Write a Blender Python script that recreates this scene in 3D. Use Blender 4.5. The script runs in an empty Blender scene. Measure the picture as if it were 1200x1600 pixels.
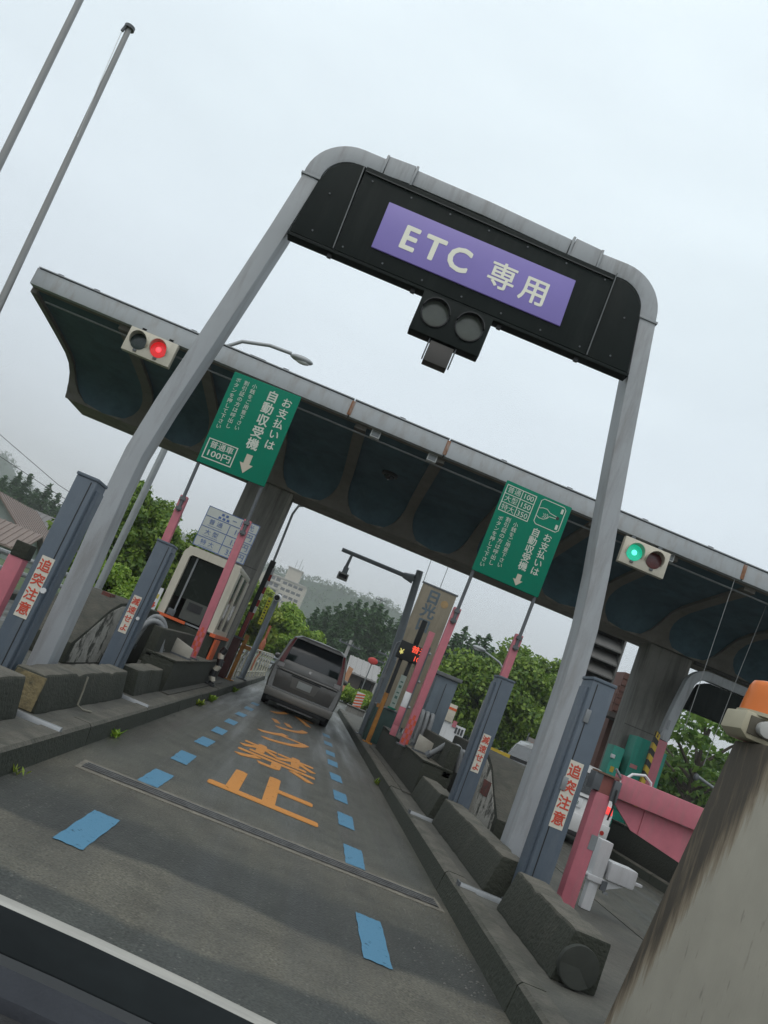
import bpy, bmesh, math, random
import numpy as np
from mathutils import Vector, Matrix

# ------------------------------------------------------------------ camera, sky, sun, exposure
scene = bpy.context.scene
C = scene.collection
EYE = 1.2
cam_d = bpy.data.cameras.new('camera')
cam_d.sensor_fit = 'VERTICAL'; cam_d.sensor_height = 24.0; cam_d.lens = 1300 / 1600 * 24.0
cam_d.clip_start = 0.05; cam_d.clip_end = 5000
cam = bpy.data.objects.new('camera', cam_d); C.objects.link(cam)
yaw, pitch, roll = math.radians(0.728), math.radians(11.413), math.radians(22.5)
fw = Vector((math.sin(yaw) * math.cos(pitch), math.cos(yaw) * math.cos(pitch), math.sin(pitch)))
rt = Vector((math.cos(yaw), -math.sin(yaw), 0)); up = rt.cross(fw)
r2 = rt * math.cos(roll) + up * math.sin(roll); u2 = up * math.cos(roll) - rt * math.sin(roll)
m3 = Matrix((r2, u2, -fw)).transposed()
cam.matrix_world = Matrix.Translation((0, 0, EYE)) @ m3.to_4x4()
scene.camera = cam

SUN_EL, SUN_ROT = math.radians(62), math.radians(200)
world = bpy.data.worlds.new('World'); scene.world = world; world.use_nodes = True
wn = world.node_tree.nodes; wl = world.node_tree.links; wn.clear()
w_out = wn.new('ShaderNodeOutputWorld'); w_bg = wn.new('ShaderNodeBackground'); w_bg2 = wn.new('ShaderNodeBackground')
w_add = wn.new('ShaderNodeAddShader')
w_sky = wn.new('ShaderNodeTexSky'); w_sky.sky_type = 'NISHITA'; w_sky.sun_disc = False
w_sky.sun_elevation = SUN_EL; w_sky.sun_rotation = SUN_ROT; w_sky.dust_density = 4.0; w_sky.air_density = 1.0
w_bg.inputs['Strength'].default_value = 0.05
wl.new(w_sky.outputs[0], w_bg.inputs['Color'])
# overcast layer: a cloud deck that is brighter overhead than at the horizon
w_tc = wn.new('ShaderNodeTexCoord'); w_sep = wn.new('ShaderNodeSeparateXYZ')
wl.new(w_tc.outputs['Generated'], w_sep.inputs[0])
w_ramp = wn.new('ShaderNodeValToRGB')
el = w_ramp.color_ramp.elements
el[0].position = 0.0; el[0].color = (0.46, 0.48, 0.495, 1)
el[1].position = 1.0; el[1].color = (0.85, 0.945, 0.96, 1)
e = el.new(0.10); e.color = (0.53, 0.555, 0.57, 1)
e = el.new(0.26); e.color = (0.70, 0.755, 0.77, 1)
e = el.new(0.50); e.color = (0.78, 0.86, 0.87, 1)
w_noise = wn.new('ShaderNodeTexNoise'); w_noise.inputs['Scale'].default_value = 2.2; w_noise.inputs['Detail'].default_value = 5
w_map = wn.new('ShaderNodeMapping'); w_map.inputs['Scale'].default_value = (1, 1, 3.0)
wl.new(w_tc.outputs['Generated'], w_map.inputs[0]); wl.new(w_map.outputs[0], w_noise.inputs['Vector'])
w_mr = wn.new('ShaderNodeMapRange'); w_mr.inputs['From Min'].default_value = 0.3; w_mr.inputs['From Max'].default_value = 0.7
w_mr.inputs['To Min'].default_value = 0.91; w_mr.inputs['To Max'].default_value = 1.05
wl.new(w_noise.outputs['Fac'], w_mr.inputs['Value'])
w_mul = wn.new('ShaderNodeMixRGB'); w_mul.blend_type = 'MULTIPLY'; w_mul.inputs['Fac'].default_value = 1
wl.new(w_sep.outputs['Z'], w_ramp.inputs['Fac'])
wl.new(w_ramp.outputs['Color'], w_mul.inputs['Color1']); wl.new(w_mr.outputs[0], w_mul.inputs['Color2'])
wl.new(w_mul.outputs['Color'], w_bg2.inputs['Color']); w_bg2.inputs['Strength'].default_value = 1.0
wl.new(w_bg.outputs[0], w_add.inputs[0]); wl.new(w_bg2.outputs[0], w_add.inputs[1]); wl.new(w_add.outputs[0], w_out.inputs['Surface'])

sun_d = bpy.data.lights.new('sun', 'SUN'); sun_d.energy = 0.5; sun_d.angle = math.radians(50); sun_d.color = (1, 0.97, 0.93)
sun = bpy.data.objects.new('sun', sun_d); C.objects.link(sun)
sd = Vector((math.sin(SUN_ROT) * math.cos(SUN_EL), math.cos(SUN_ROT) * math.cos(SUN_EL), math.sin(SUN_EL)))
sun.rotation_euler = (-sd).to_track_quat('-Z', 'Y').to_euler()
vs = scene.view_settings
vs.view_transform = 'Standard'; vs.look = 'None'; vs.exposure = 0.0; vs.gamma = 1.0; vs.use_curve_mapping = False
scene.cycles.use_denoising = True
scene.cycles.max_bounces = 6; scene.cycles.diffuse_bounces = 3; scene.cycles.glossy_bounces = 3; scene.cycles.adaptive_threshold = 0.015; scene.cycles.volume_bounces = 0
random.seed(7); rng = np.random.default_rng(7)

# ------------------------------------------------------------------ materials
MATS = {}
def mat(name, col, rough=0.6, var=0.12, scale=6.0, bump=0.0, metal=0.0, stain=None, stain_amt=0.0, stain_map=(5, 5, 0.6), emit=None, emit_s=0.0,
        fine=0.0, spec=0.5, alpha=None, coat=0.0, stain_lo=0.48, stain_hi=0.68, bump_scale=None, side_col=None):
    if name in MATS: return MATS[name]
    col = tuple(c * 0.84 for c in col)
    if stain is not None: stain = tuple(c * 0.84 for c in stain)
    m = bpy.data.materials.new(name); m.use_nodes = True
    nt = m.node_tree; n = nt.nodes; l = nt.links
    b = n['Principled BSDF']
    tc = n.new('ShaderNodeTexCoord')
    no = n.new('ShaderNodeTexNoise'); no.inputs['Scale'].default_value = scale; no.inputs['Detail'].default_value = 6; no.inputs['Roughness'].default_value = 0.62
    l.new(tc.outputs['Object'], no.inputs['Vector'])
    mr = n.new('ShaderNodeMapRange'); mr.inputs['From Min'].default_value = 0.25; mr.inputs['From Max'].default_value = 0.75
    mr.inputs['To Min'].default_value = 1 - var; mr.inputs['To Max'].default_value = 1 + var
    l.new(no.outputs['Fac'], mr.inputs['Value'])
    mx = n.new('ShaderNodeMixRGB'); mx.blend_type = 'MULTIPLY'; mx.inputs['Fac'].default_value = 1
    mx.inputs['Color1'].default_value = (*col, 1); l.new(mr.outputs[0], mx.inputs['Color2'])
    out = mx.outputs['Color']
    if fine:
        nf = n.new('ShaderNodeTexNoise'); nf.inputs['Scale'].default_value = 140; nf.inputs['Detail'].default_value = 3
        l.new(tc.outputs['Object'], nf.inputs['Vector'])
        mf = n.new('ShaderNodeMapRange'); mf.inputs['From Min'].default_value = 0.3; mf.inputs['From Max'].default_value = 0.7
        mf.inputs['To Min'].default_value = 1 - fine; mf.inputs['To Max'].default_value = 1 + fine
        l.new(nf.outputs['Fac'], mf.inputs['Value'])
        m2 = n.new('ShaderNodeMixRGB'); m2.blend_type = 'MULTIPLY'; m2.inputs['Fac'].default_value = 1
        l.new(out, m2.inputs['Color1']); l.new(mf.outputs[0], m2.inputs['Color2']); out = m2.outputs['Color']
    if stain is not None:
        mp = n.new('ShaderNodeMapping'); mp.inputs['Scale'].default_value = stain_map
        l.new(tc.outputs['Object'], mp.inputs[0])
        ns = n.new('ShaderNodeTexNoise'); ns.inputs['Scale'].default_value = 1.6; ns.inputs['Detail'].default_value = 8; ns.inputs['Roughness'].default_value = 0.68
        l.new(mp.outputs[0], ns.inputs['Vector'])
        cr = n.new('ShaderNodeMapRange'); cr.inputs['From Min'].default_value = stain_lo; cr.inputs['From Max'].default_value = stain_hi
        cr.inputs['To Max'].default_value = stain_amt
        l.new(ns.outputs['Fac'], cr.inputs['Value'])
        m3_ = n.new('ShaderNodeMixRGB'); m3_.inputs['Color2'].default_value = (*stain, 1)
        l.new(cr.outputs[0], m3_.inputs['Fac']); l.new(out, m3_.inputs['Color1']); out = m3_.outputs['Color']
    if side_col is not None:     # dark green colour mixed over upright faces, broken up by noise
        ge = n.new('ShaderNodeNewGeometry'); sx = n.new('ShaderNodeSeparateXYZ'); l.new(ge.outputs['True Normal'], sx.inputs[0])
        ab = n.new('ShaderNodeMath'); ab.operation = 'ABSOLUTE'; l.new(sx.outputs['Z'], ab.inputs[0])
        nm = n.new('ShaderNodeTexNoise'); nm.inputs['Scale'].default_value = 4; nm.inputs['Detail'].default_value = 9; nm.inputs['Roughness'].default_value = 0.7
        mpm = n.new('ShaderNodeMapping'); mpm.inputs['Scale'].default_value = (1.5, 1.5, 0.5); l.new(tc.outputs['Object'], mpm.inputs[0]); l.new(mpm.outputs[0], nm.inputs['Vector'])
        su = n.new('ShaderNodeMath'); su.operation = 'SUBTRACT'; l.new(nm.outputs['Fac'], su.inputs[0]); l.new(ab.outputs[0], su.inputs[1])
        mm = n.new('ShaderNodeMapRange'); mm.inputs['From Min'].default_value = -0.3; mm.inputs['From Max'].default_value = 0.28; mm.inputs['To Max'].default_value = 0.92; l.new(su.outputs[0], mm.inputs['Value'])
        m5 = n.new('ShaderNodeMixRGB'); m5.inputs['Color2'].default_value = (*side_col, 1); l.new(mm.outputs[0], m5.inputs['Fac']); l.new(out, m5.inputs['Color1']); out = m5.outputs['Color']
    l.new(out, b.inputs['Base Color'])
    rr = n.new('ShaderNodeMapRange'); rr.inputs['To Min'].default_value = max(0.02, rough - 0.1); rr.inputs['To Max'].default_value = min(1, rough + 0.1)
    l.new(no.outputs['Fac'], rr.inputs['Value']); l.new(rr.outputs[0], b.inputs['Roughness'])
    b.inputs['Metallic'].default_value = metal; b.inputs['Specular IOR Level'].default_value = spec
    if coat: b.inputs['Coat Weight'].default_value = coat; b.inputs['Coat Roughness'].default_value = 0.08
    if bump:
        nb = n.new('ShaderNodeTexNoise'); nb.inputs['Scale'].default_value = bump_scale or scale * 6; nb.inputs['Detail'].default_value = 6
        l.new(tc.outputs['Object'], nb.inputs['Vector'])
        bp = n.new('ShaderNodeBump'); bp.inputs['Strength'].default_value = bump; bp.inputs['Distance'].default_value = 0.02
        l.new(nb.outputs['Fac'], bp.inputs['Height']); l.new(bp.outputs[0], b.inputs['Normal'])
    if emit is not None:
        b.inputs['Emission Color'].default_value = (*emit, 1); b.inputs['Emission Strength'].default_value = emit_s
    MATS[name] = m
    return m

def leaf_mat(name, c1, c2, trans=0.35):
    m = bpy.data.materials.new(name); m.use_nodes = True
    n = m.node_tree.nodes; l = m.node_tree.links; n.clear()
    o = n.new('ShaderNodeOutputMaterial'); g = n.new('ShaderNodeNewGeometry'); cr = n.new('ShaderNodeMixRGB')
    cr.inputs['Color1'].default_value = (*c1, 1); cr.inputs['Color2'].default_value = (*c2, 1)
    l.new(g.outputs['Random Per Island'], cr.inputs['Fac'])
    d = n.new('ShaderNodeBsdfPrincipled'); d.inputs['Roughness'].default_value = 0.55; t = n.new('ShaderNodeBsdfTranslucent'); mx = n.new('ShaderNodeMixShader')
    mx.inputs['Fac'].default_value = trans
    l.new(cr.outputs[0], d.inputs['Base Color']); l.new(cr.outputs[0], t.inputs['Color'])
    l.new(d.outputs[0], mx.inputs[1]); l.new(t.outputs[0], mx.inputs[2]); l.new(mx.outputs[0], o.inputs['Surface'])
    MATS[name] = m
    return m

frame_grey = mat('grey painted steel', (0.38, 0.40, 0.42), 0.5, 0.06, 3, stain=(0.2, 0.19, 0.18), stain_amt=0.55, stain_map=(5, 5, 0.7), fine=0.04)
fascia_m = mat('fascia paint', (0.42, 0.445, 0.465), 0.5, 0.06, 2, stain=(0.26, 0.22, 0.18), stain_amt=0.45, stain_map=(3, 3, 1.0))
panel_dark = mat('dark green black panel', (0.009, 0.0135, 0.0125), 0.6, 0.25, 4, stain=(0.022, 0.028, 0.025), stain_amt=0.5, spec=0.14)
casing_m = mat('blue grey casing paint', (0.10, 0.128, 0.162), 0.5, 0.1, 5, stain=(0.17, 0.19, 0.215), stain_amt=0.6, stain_map=(4, 4, 0.9), fine=0.06, stain_lo=0.5, stain_hi=0.72)
pink_m = mat('faded pink paint', (0.52, 0.15, 0.19), 0.55, 0.14, 6, stain=(0.36, 0.17, 0.18), stain_amt=0.6, stain_map=(8, 8, 1.2))
red_m = mat('faded red paint', (0.55, 0.075, 0.03), 0.5, 0.2, 14, stain=(0.3, 0.09, 0.05), stain_amt=0.5, stain_map=(9, 9, 3))
orange_m = mat('rusty orange paint', (0.45, 0.19, 0.03), 0.6, 0.25, 9, stain=(0.16, 0.07, 0.03), stain_amt=0.8, stain_map=(9, 9, 2))
bright_orange = mat('bright orange paint', (0.68, 0.12, 0.03), 0.5, 0.08)
conc_block = mat('mossy dark concrete', (0.115, 0.106, 0.084), 0.85, 0.4, 6, 0.7, side_col=(0.020, 0.024, 0.016), stain=(0.04, 0.042, 0.03), stain_amt=0.7, stain_map=(3, 3, 0.9), fine=0.14)
conc_moss = mat('black stained concrete', (0.062, 0.058, 0.045), 0.9, 0.4, 5, 0.6, side_col=(0.022, 0.025, 0.017), stain=(0.028, 0.032, 0.024), stain_amt=0.8, stain_map=(4, 4, 0.8), fine=0.14, stain_lo=0.45)
conc_light = mat('pale weathered concrete', (0.40, 0.385, 0.345), 0.9, 0.25, 4, 0.6, stain=(0.045, 0.046, 0.036), stain_amt=0.95, stain_map=(2.6, 2.6, 2.0), fine=0.15, stain_lo=0.5, stain_hi=0.58)
conc_pillar = mat('pillar concrete', (0.24, 0.235, 0.215), 0.9, 0.18, 2, 0.25, stain=(0.09, 0.085, 0.075), stain_amt=0.7, stain_map=(4, 4, 0.35), fine=0.1)
kerb_m = mat('dirty kerb concrete', (0.105, 0.098, 0.08), 0.85, 0.4, 6, 0.7, side_col=(0.022, 0.027, 0.018), stain=(0.04, 0.044, 0.032), stain_amt=0.8, stain_map=(2, 2, 2), fine=0.14)
slab_m = mat('island slab concrete', (0.085, 0.082, 0.068), 0.8, 0.35, 3, 0.35, stain=(0.04, 0.043, 0.036), stain_amt=0.7, stain_map=(2, 2, 2), fine=0.25)
steel_m = mat('galvanised steel', (0.27, 0.285, 0.295), 0.45, 0.2, 8, metal=0.4)
dark_steel = mat('dark steel', (0.10, 0.11, 0.12), 0.5, 0.2, 8)
black_m = mat('black plastic', (0.014, 0.015, 0.016), 0.5, 0.2, 8)
white_m = mat('white paint', (0.72, 0.73, 0.74), 0.45, 0.05, 5, stain=(0.4, 0.4, 0.38), stain_amt=0.3)
cream_m = mat('cream enamel', (0.62, 0.58, 0.48), 0.4, 0.05, 4, stain=(0.35, 0.31, 0.25), stain_amt=0.3)
green_sign = mat('sign green', (0.004, 0.205, 0.125), 0.75, 0.06, 3, spec=0.15)
sign_white = mat('sign lettering white', (0.62, 0.66, 0.58), 0.5, 0.03, 3)
arrow_m = mat('sign arrow cream', (0.55, 0.50, 0.40), 0.5, 0.05)
sticker_m = mat('sticker cream', (0.66, 0.62, 0.53), 0.5, 0.06, 20)
sticker_red = mat('sticker red', (0.62, 0.07, 0.035), 0.5, 0.12, 30)
rib_m = mat('soffit tan concrete', (0.19, 0.178, 0.162), 0.85, 0.15, 3, 0.15, stain=(0.14, 0.12, 0.1), stain_amt=0.5, stain_map=(3, 3, 3))
soffit_m = mat('soffit grey concrete', (0.27, 0.25, 0.22), 0.85, 0.15, 2, 0.15, stain=(0.12, 0.11, 0.1), stain_amt=0.6, stain_map=(2, 2, 2))
blue_panel = mat('coffer blue paint', (0.08, 0.14, 0.18), 0.7, 0.25, 1.5, spec=0.2, stain=(0.055, 0.095, 0.12), stain_amt=0.7, stain_map=(2, 2, 2))
glass_dark = mat('dark glass', (0.012, 0.015, 0.017), 0.06, 0.1, 3, spec=0.5)
lens_off = mat('unlit signal lens', (0.085, 0.095, 0.082), 0.2, 0.15, 10, spec=0.4)
rubber = mat('tyre rubber', (0.02, 0.02, 0.02), 0.8, 0.1)

# ------------------------------------------------------------------ mesh helpers
ORG = {}
class B:
    def __init__(s): s.v = []; s.f = []
    def add(s, vs_, fs):
        o = len(s.v); s.v += [tuple(p) for p in vs_]; s.f += [tuple(i + o for i in f) for f in fs]; return s
    def box(s, x0, x1, y0, y1, z0, z1):
        return s.add([(x0, y0, z0), (x1, y0, z0), (x1, y1, z0), (x0, y1, z0), (x0, y0, z1), (x1, y0, z1), (x1, y1, z1), (x0, y1, z1)],
                     [(3, 2, 1, 0), (4, 5, 6, 7), (0, 1, 5, 4), (1, 2, 6, 5), (2, 3, 7, 6), (3, 0, 4, 7)])
    def prism(s, poly, axis, a0, a1):
        n = len(poly)
        def P(p, a):
            return {'y': (p[0], a, p[1]), 'x': (a, p[0], p[1]), 'z': (p[0], p[1], a)}[axis]
        area = sum(poly[i][0] * poly[(i + 1) % n][1] - poly[(i + 1) % n][0] * poly[i][1] for i in range(n))
        if (area > 0) == (axis == 'y'): poly = poly[::-1]
        # after this, side order is consistent; caps follow
        vs_ = [P(p, a0) for p in poly] + [P(p, a1) for p in poly]
        fs = [tuple(range(n))[::-1], tuple(range(n, 2 * n))] + [(i, (i + 1) % n, n + (i + 1) % n, n + i) for i in range(n)]
        return s.add(vs_, fs)
    def tube(s, pts, r, n=8, caps=True):
        pts = [Vector(p) for p in pts]; rs = r if isinstance(r, (list, tuple)) else [r] * len(pts)
        t0 = (pts[1] - pts[0]).normalized(); ref = Vector((0, 0, 1)) if abs(t0.z) < 0.9 else Vector((1, 0, 0))
        nx = t0.cross(ref).normalized(); vs_ = []; fs = []
        for i, p in enumerate(pts):
            t = (pts[min(i + 1, len(pts) - 1)] - pts[max(i - 1, 0)]).normalized()
            nx = (nx - t * nx.dot(t)).normalized(); ny = t.cross(nx)
            for k in range(n):
                a = 2 * math.pi * k / n; vs_.append(p + (nx * math.cos(a) + ny * math.sin(a)) * rs[i])
        for i in range(len(pts) - 1):
            for k in range(n):
                fs.append((i * n + k, i * n + (k + 1) % n, (i + 1) * n + (k + 1) % n, (i + 1) * n + k))
        if caps: fs += [tuple(range(n))[::-1], tuple(range((len(pts) - 1) * n, len(pts) * n))]
        return s.add(vs_, fs)
    def cyl(s, p0, p1, r0, r1=None, n=16): return s.tube([p0, p1], [r0, r0 if r1 is None else r1], n)
    def ball(s, c, rx, ry, rz, n=12, m=8):
        vs_ = []; fs = []
        for i in range(m + 1):
            th = math.pi * i / m
            for k in range(n):
                a = 2 * math.pi * k / n
                vs_.append((c[0] + rx * math.sin(th) * math.cos(a), c[1] + ry * math.sin(th) * math.sin(a), c[2] + rz * math.cos(th)))
        for i in range(m):
            for k in range(n): fs.append((i * n + k, (i + 1) * n + k, (i + 1) * n + (k + 1) % n, i * n + (k + 1) % n))
        return s.add(vs_, fs)
    def sweep(s, path, w, y0, y1):   # rectangular section swept along a path in the XZ plane
        P = [Vector((p[0], p[1])) for p in path]; vs_ = []; fs = []; n = len(P)
        for i in range(n):
            t = (P[min(i + 1, n - 1)] - P[max(i - 1, 0)]).normalized(); nn = Vector((-t.y, t.x)) * (w / 2)
            a, b = P[i] + nn, P[i] - nn
            vs_ += [(a.x, y0, a.y), (b.x, y0, b.y), (b.x, y1, b.y), (a.x, y1, a.y)]
        for i in range(n - 1):
            for k in range(4): fs.append((i * 4 + k, i * 4 + (k + 1) % 4, i * 4 + 4 + (k + 1) % 4, i * 4 + 4 + k))
        fs += [(0, 1, 2, 3)[::-1], tuple((n - 1) * 4 + k for k in range(4))]
        return s.add(vs_, fs)
    def build(s, name, m, parent=None, bevel=0, smooth=None, tri=None):
        o = Vector((0, 0, 0)) if parent is None else ORG[parent]
        me = bpy.data.meshes.new(name)
        me.from_pydata([(p[0] - o.x, p[1] - o.y, p[2] - o.z) for p in s.v], [], s.f)
        bm = bmesh.new(); bm.from_mesh(me); bmesh.ops.recalc_face_normals(bm, faces=bm.faces)
        if bevel: bmesh.ops.bevel(bm, geom=[e_ for e_ in bm.edges if len(e_.link_faces) == 2 and e_.calc_face_angle(0) > 0.6], offset=bevel, segments=2, affect='EDGES', profile=0.6)
        bm.to_mesh(me); bm.free()
        if smooth is not None or bevel:
            me.polygons.foreach_set('use_smooth', [True] * len(me.polygons)); me.set_sharp_from_angle(angle=math.radians(smooth or 32))
        me.materials.append(m)
        ob = bpy.data.objects.new(name, me); C.objects.link(ob)
        if parent is not None: ob.parent = parent
        ORG[ob] = o
        return ob
def tag(o, label=None, cat=None, group=None, kind=None):
    if label: o['label'] = label
    if cat: o['category'] = cat
    if group: o['group'] = group
    if kind: o['kind'] = kind
    return o
def thing(name, label, cat, loc, group=None, rot=(0, 0, 0)):
    o = bpy.data.objects.new(name, None); C.objects.link(o); o.location = loc; o.rotation_euler = rot; o.empty_display_size = 0.2
    ORG[o] = Vector(loc)
    return tag(o, label, cat, group)
def bx(name, m, parent, x0, x1, y0, y1, z0, z1, bevel=0): return B().box(x0, x1, y0, y1, z0, z1).build(name, m, parent, bevel)
def copy_tree(o, parent=None, loc=None):
    c = o.copy(); C.objects.link(c); c.parent = parent; ORG[c] = ORG[o]
    for ch in list(o.children): copy_tree(ch, c)
    return c
_tc = bpy.data.curves.new('txt', 'FONT'); _to = bpy.data.objects.new('txt', _tc); C.objects.link(_to)
def text(body, size, x, y, z, m, parent, name='lettering', sx=1.0, bold=0.0, vertical=False, line=1.0, align='CENTER', plane='front', thick=0.0, anchor='CENTER'):
    _tc.body = '\n'.join(body) if vertical else body
    _tc.size = 1.0; _tc.align_x = align; _tc.align_y = anchor; _tc.space_line = line; _tc.offset = 0.0; _tc.resolution_u = 3; _tc.fill_mode = 'FRONT'
    bpy.context.view_layer.update()
    me = bpy.data.meshes.new_from_object(_to.evaluated_get(bpy.context.evaluated_depsgraph_get()))
    me.name = name; me.materials.clear(); me.materials.append(m)
    o = ORG[parent] if parent is not None else Vector((0, 0, 0))
    n = len(me.vertices); co = np.empty(n * 3); me.vertices.foreach_get('co', co); co = co.reshape(-1, 3) * size; co[:, 0] *= sx
    if bold > 0:   # thicken strokes: shifted copies of the outline, each a hair behind the last
        k = bold * size; shifts = [(0, 0), (k, 0), (-k, 0), (0, k), (0, -k), (k * .7, k * .7), (-k * .7, k * .7), (k * .7, -k * .7), (-k * .7, -k * .7)]
        P0 = [tuple(p.vertices) for p in me.polygons]; bigc = np.concatenate([co + np.array([a * sx, b_, 0]) for a, b_ in shifts])
        dep = np.repeat(np.arange(len(shifts)) * 0.0002, n)
        me2 = bpy.data.meshes.new(name); me2.from_pydata(bigc.tolist(), [], [tuple(i + q * n for i in f) for q in range(len(shifts)) for f in P0])
        me2.materials.append(m); bpy.data.meshes.remove(me); me = me2; co = bigc; n = len(co)
    else: dep = np.zeros(n)
    if plane == 'front': co = np.stack([co[:, 0] + x - o.x, y - o.y + dep, co[:, 1] + z - o.z], 1)
    elif plane == 'lane_right': co = np.stack([np.full(n, x - o.x), co[:, 0] * 1 + y - o.y, co[:, 1] + z - o.z], 1)
    else: co = np.stack([co[:, 0] + x - o.x, co[:, 1] * thick + y - o.y, z - o.z - dep], 1)
    me.vertices.foreach_set('co', co.ravel()); me.update()
    ob = bpy.data.objects.new(name, me); C.objects.link(ob); ob.parent = parent; ORG[ob] = o
    return ob
def disc(bd, cx, y, cz, r, n=20, y1=None):  # a short cylinder whose axis runs along Y
    return bd.cyl((cx, y, cz), (cx, y1 if y1 is not None else y + 0.02, cz), r, r, n)
# ------------------------------------------------------------------ ground, road, islands
def asphalt():
    m = bpy.data.materials.new('worn asphalt'); m.use_nodes = True
    n = m.node_tree.nodes; l = m.node_tree.links; b = n['Principled BSDF']
    tc = n.new('ShaderNodeTexCoord'); sp = n.new('ShaderNodeSeparateXYZ'); l.new(tc.outputs['Object'], sp.inputs[0])
    nz = n.new('ShaderNodeTexNoise'); nz.inputs['Scale'].default_value = 1.3; nz.inputs['Detail'].default_value = 8; l.new(tc.outputs['Object'], nz.inputs['Vector'])
    # wobbling distance along the lane, used for the old patches of paving
    mw = n.new('ShaderNodeMath'); mw.operation = 'MULTIPLY_ADD'; mw.inputs[1].default_value = 0.35; l.new(nz.outputs['Fac'], mw.inputs[0]); l.new(sp.outputs['Y'], mw.inputs[2])
    mr = n.new('ShaderNodeMapRange'); mr.inputs['From Min'].default_value = 0; mr.inputs['From Max'].default_value = 20; l.new(mw.outputs[0], mr.inputs['Value'])
    cr = n.new('ShaderNodeValToRGB'); e = cr.color_ramp.elements; cr.color_ramp.interpolation = 'LINEAR'
    def k(y): return (y + 0.175) / 20
    cols = [(0, (.056, .058, .052)), (3.60, (.056, .059, .055)), (3.62, (.122, .112, .092)), (4.38, (.11, .10, .082)), (4.41, (.036, .037, .034)), (5.05, (.042, .043, .039)),
            (5.25, (.072, .068, .055)), (5.8, (.092, .083, .065)), (6.5, (.094, .088, .072)), (6.8, (.08, .078, .066)), (12, (.084, .081, .07)), (19, (.08, .08, .072))]
    e[0].position = 0; e[0].color = (*cols[0][1], 1); e[1].position = 1; e[1].color = (*cols[-1][1], 1)
    for y, c in cols[1:]:
        q = e.new(k(y)); q.color = (*c, 1)
    l.new(mr.outputs[0], cr.inputs['Fac'])
    n2 = n.new('ShaderNodeTexNoise'); n2.inputs['Scale'].default_value = 3; n2.inputs['Detail'].default_value = 7; n2.inputs['Roughness'].default_value = .7; l.new(tc.outputs['Object'], n2.inputs['Vector'])
    v = n.new('ShaderNodeTexVoronoi'); v.inputs['Scale'].default_value = 60; l.new(tc.outputs['Object'], v.inputs['Vector'])
    n3 = n.new('ShaderNodeTexNoise'); n3.inputs['Scale'].default_value = 75; n3.inputs['Detail'].default_value = 4; l.new(tc.outputs['Object'], n3.inputs['Vector'])
    r1 = n.new('ShaderNodeMapRange'); r1.inputs['From Min'].default_value = .3; r1.inputs['From Max'].default_value = .7; r1.inputs['To Min'].default_value = .62; r1.inputs['To Max'].default_value = 1.32; l.new(n2.outputs['Fac'], r1.inputs['Value'])
    r2_ = n.new('ShaderNodeMapRange'); r2_.inputs['From Min'].default_value = .25; r2_.inputs['From Max'].default_value = .75; r2_.inputs['To Min'].default_value = .35; r2_.inputs['To Max'].default_value = 1.75; l.new(n3.outputs['Fac'], r2_.inputs['Value'])
    ma = n.new('ShaderNodeMath'); ma.operation = 'MULTIPLY'; l.new(r1.outputs[0], ma.inputs[0]); l.new(r2_.outputs[0], ma.inputs[1])
    # tyre tracks: two smoother, slightly darker bands along the lane
    mp = n.new('ShaderNodeMapping'); mp.inputs['Scale'].default_value = (2.2, .12, 1); l.new(tc.outputs['Object'], mp.inputs[0])
    n4 = n.new('ShaderNodeTexNoise'); n4.inputs['Scale'].default_value = 1.5; n4.inputs['Detail'].default_value = 5; l.new(mp.outputs[0], n4.inputs['Vector'])
    r4 = n.new('ShaderNodeMapRange'); r4.inputs['From Min'].default_value = .3; r4.inputs['From Max'].default_value = .7; r4.inputs['To Min'].default_value = .82; r4.inputs['To Max'].default_value = 1.14; l.new(n4.outputs['Fac'], r4.inputs['Value'])
    mb = n.new('ShaderNodeMath'); mb.operation = 'MULTIPLY'; l.new(ma.outputs[0], mb.inputs[0]); l.new(r4.outputs[0], mb.inputs[1])
    mx = n.new('ShaderNodeMixRGB'); mx.blend_type = 'MULTIPLY'; mx.inputs['Fac'].default_value = 1
    tint = n.new('ShaderNodeMixRGB'); tint.blend_type = 'MULTIPLY'; tint.inputs['Fac'].default_value = 1; tint.inputs['Color2'].default_value = (.70, .715, .665, 1)
    l.new(cr.outputs[0], tint.inputs['Color1']); l.new(tint.outputs[0], mx.inputs['Color1']); l.new(mb.outputs[0], mx.inputs['Color2'])
    # pale chips of stone worn free in the surface
    v2 = n.new('ShaderNodeTexVoronoi'); v2.inputs['Scale'].default_value = 42; l.new(tc.outputs['Object'], v2.inputs['Vector'])
    sc2 = n.new('ShaderNodeSeparateColor'); l.new(v2.outputs['Color'], sc2.inputs[0])
    ch = n.new('ShaderNodeMath'); ch.operation = 'GREATER_THAN'; ch.inputs[1].default_value = .86; l.new(sc2.outputs[0], ch.inputs[0])
    dd = n.new('ShaderNodeMapRange'); dd.inputs['From Min'].default_value = .3; dd.inputs['From Max'].default_value = .15; dd.inputs['To Max'].default_value = .55; l.new(v2.outputs['Distance'], dd.inputs['Value'])
    cm = n.new('ShaderNodeMath'); cm.operation = 'MULTIPLY'; l.new(ch.outputs[0], cm.inputs[0]); l.new(dd.outputs[0], cm.inputs[1])
    mc = n.new('ShaderNodeMixRGB'); mc.inputs['Color2'].default_value = (.2, .195, .17, 1); l.new(cm.outputs[0], mc.inputs['Fac']); l.new(mx.outputs[0], mc.inputs['Color1'])
    # hairline cracks
    vc = n.new('ShaderNodeTexVoronoi'); vc.feature = 'DISTANCE_TO_EDGE'; vc.inputs['Scale'].default_value = .55
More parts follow.
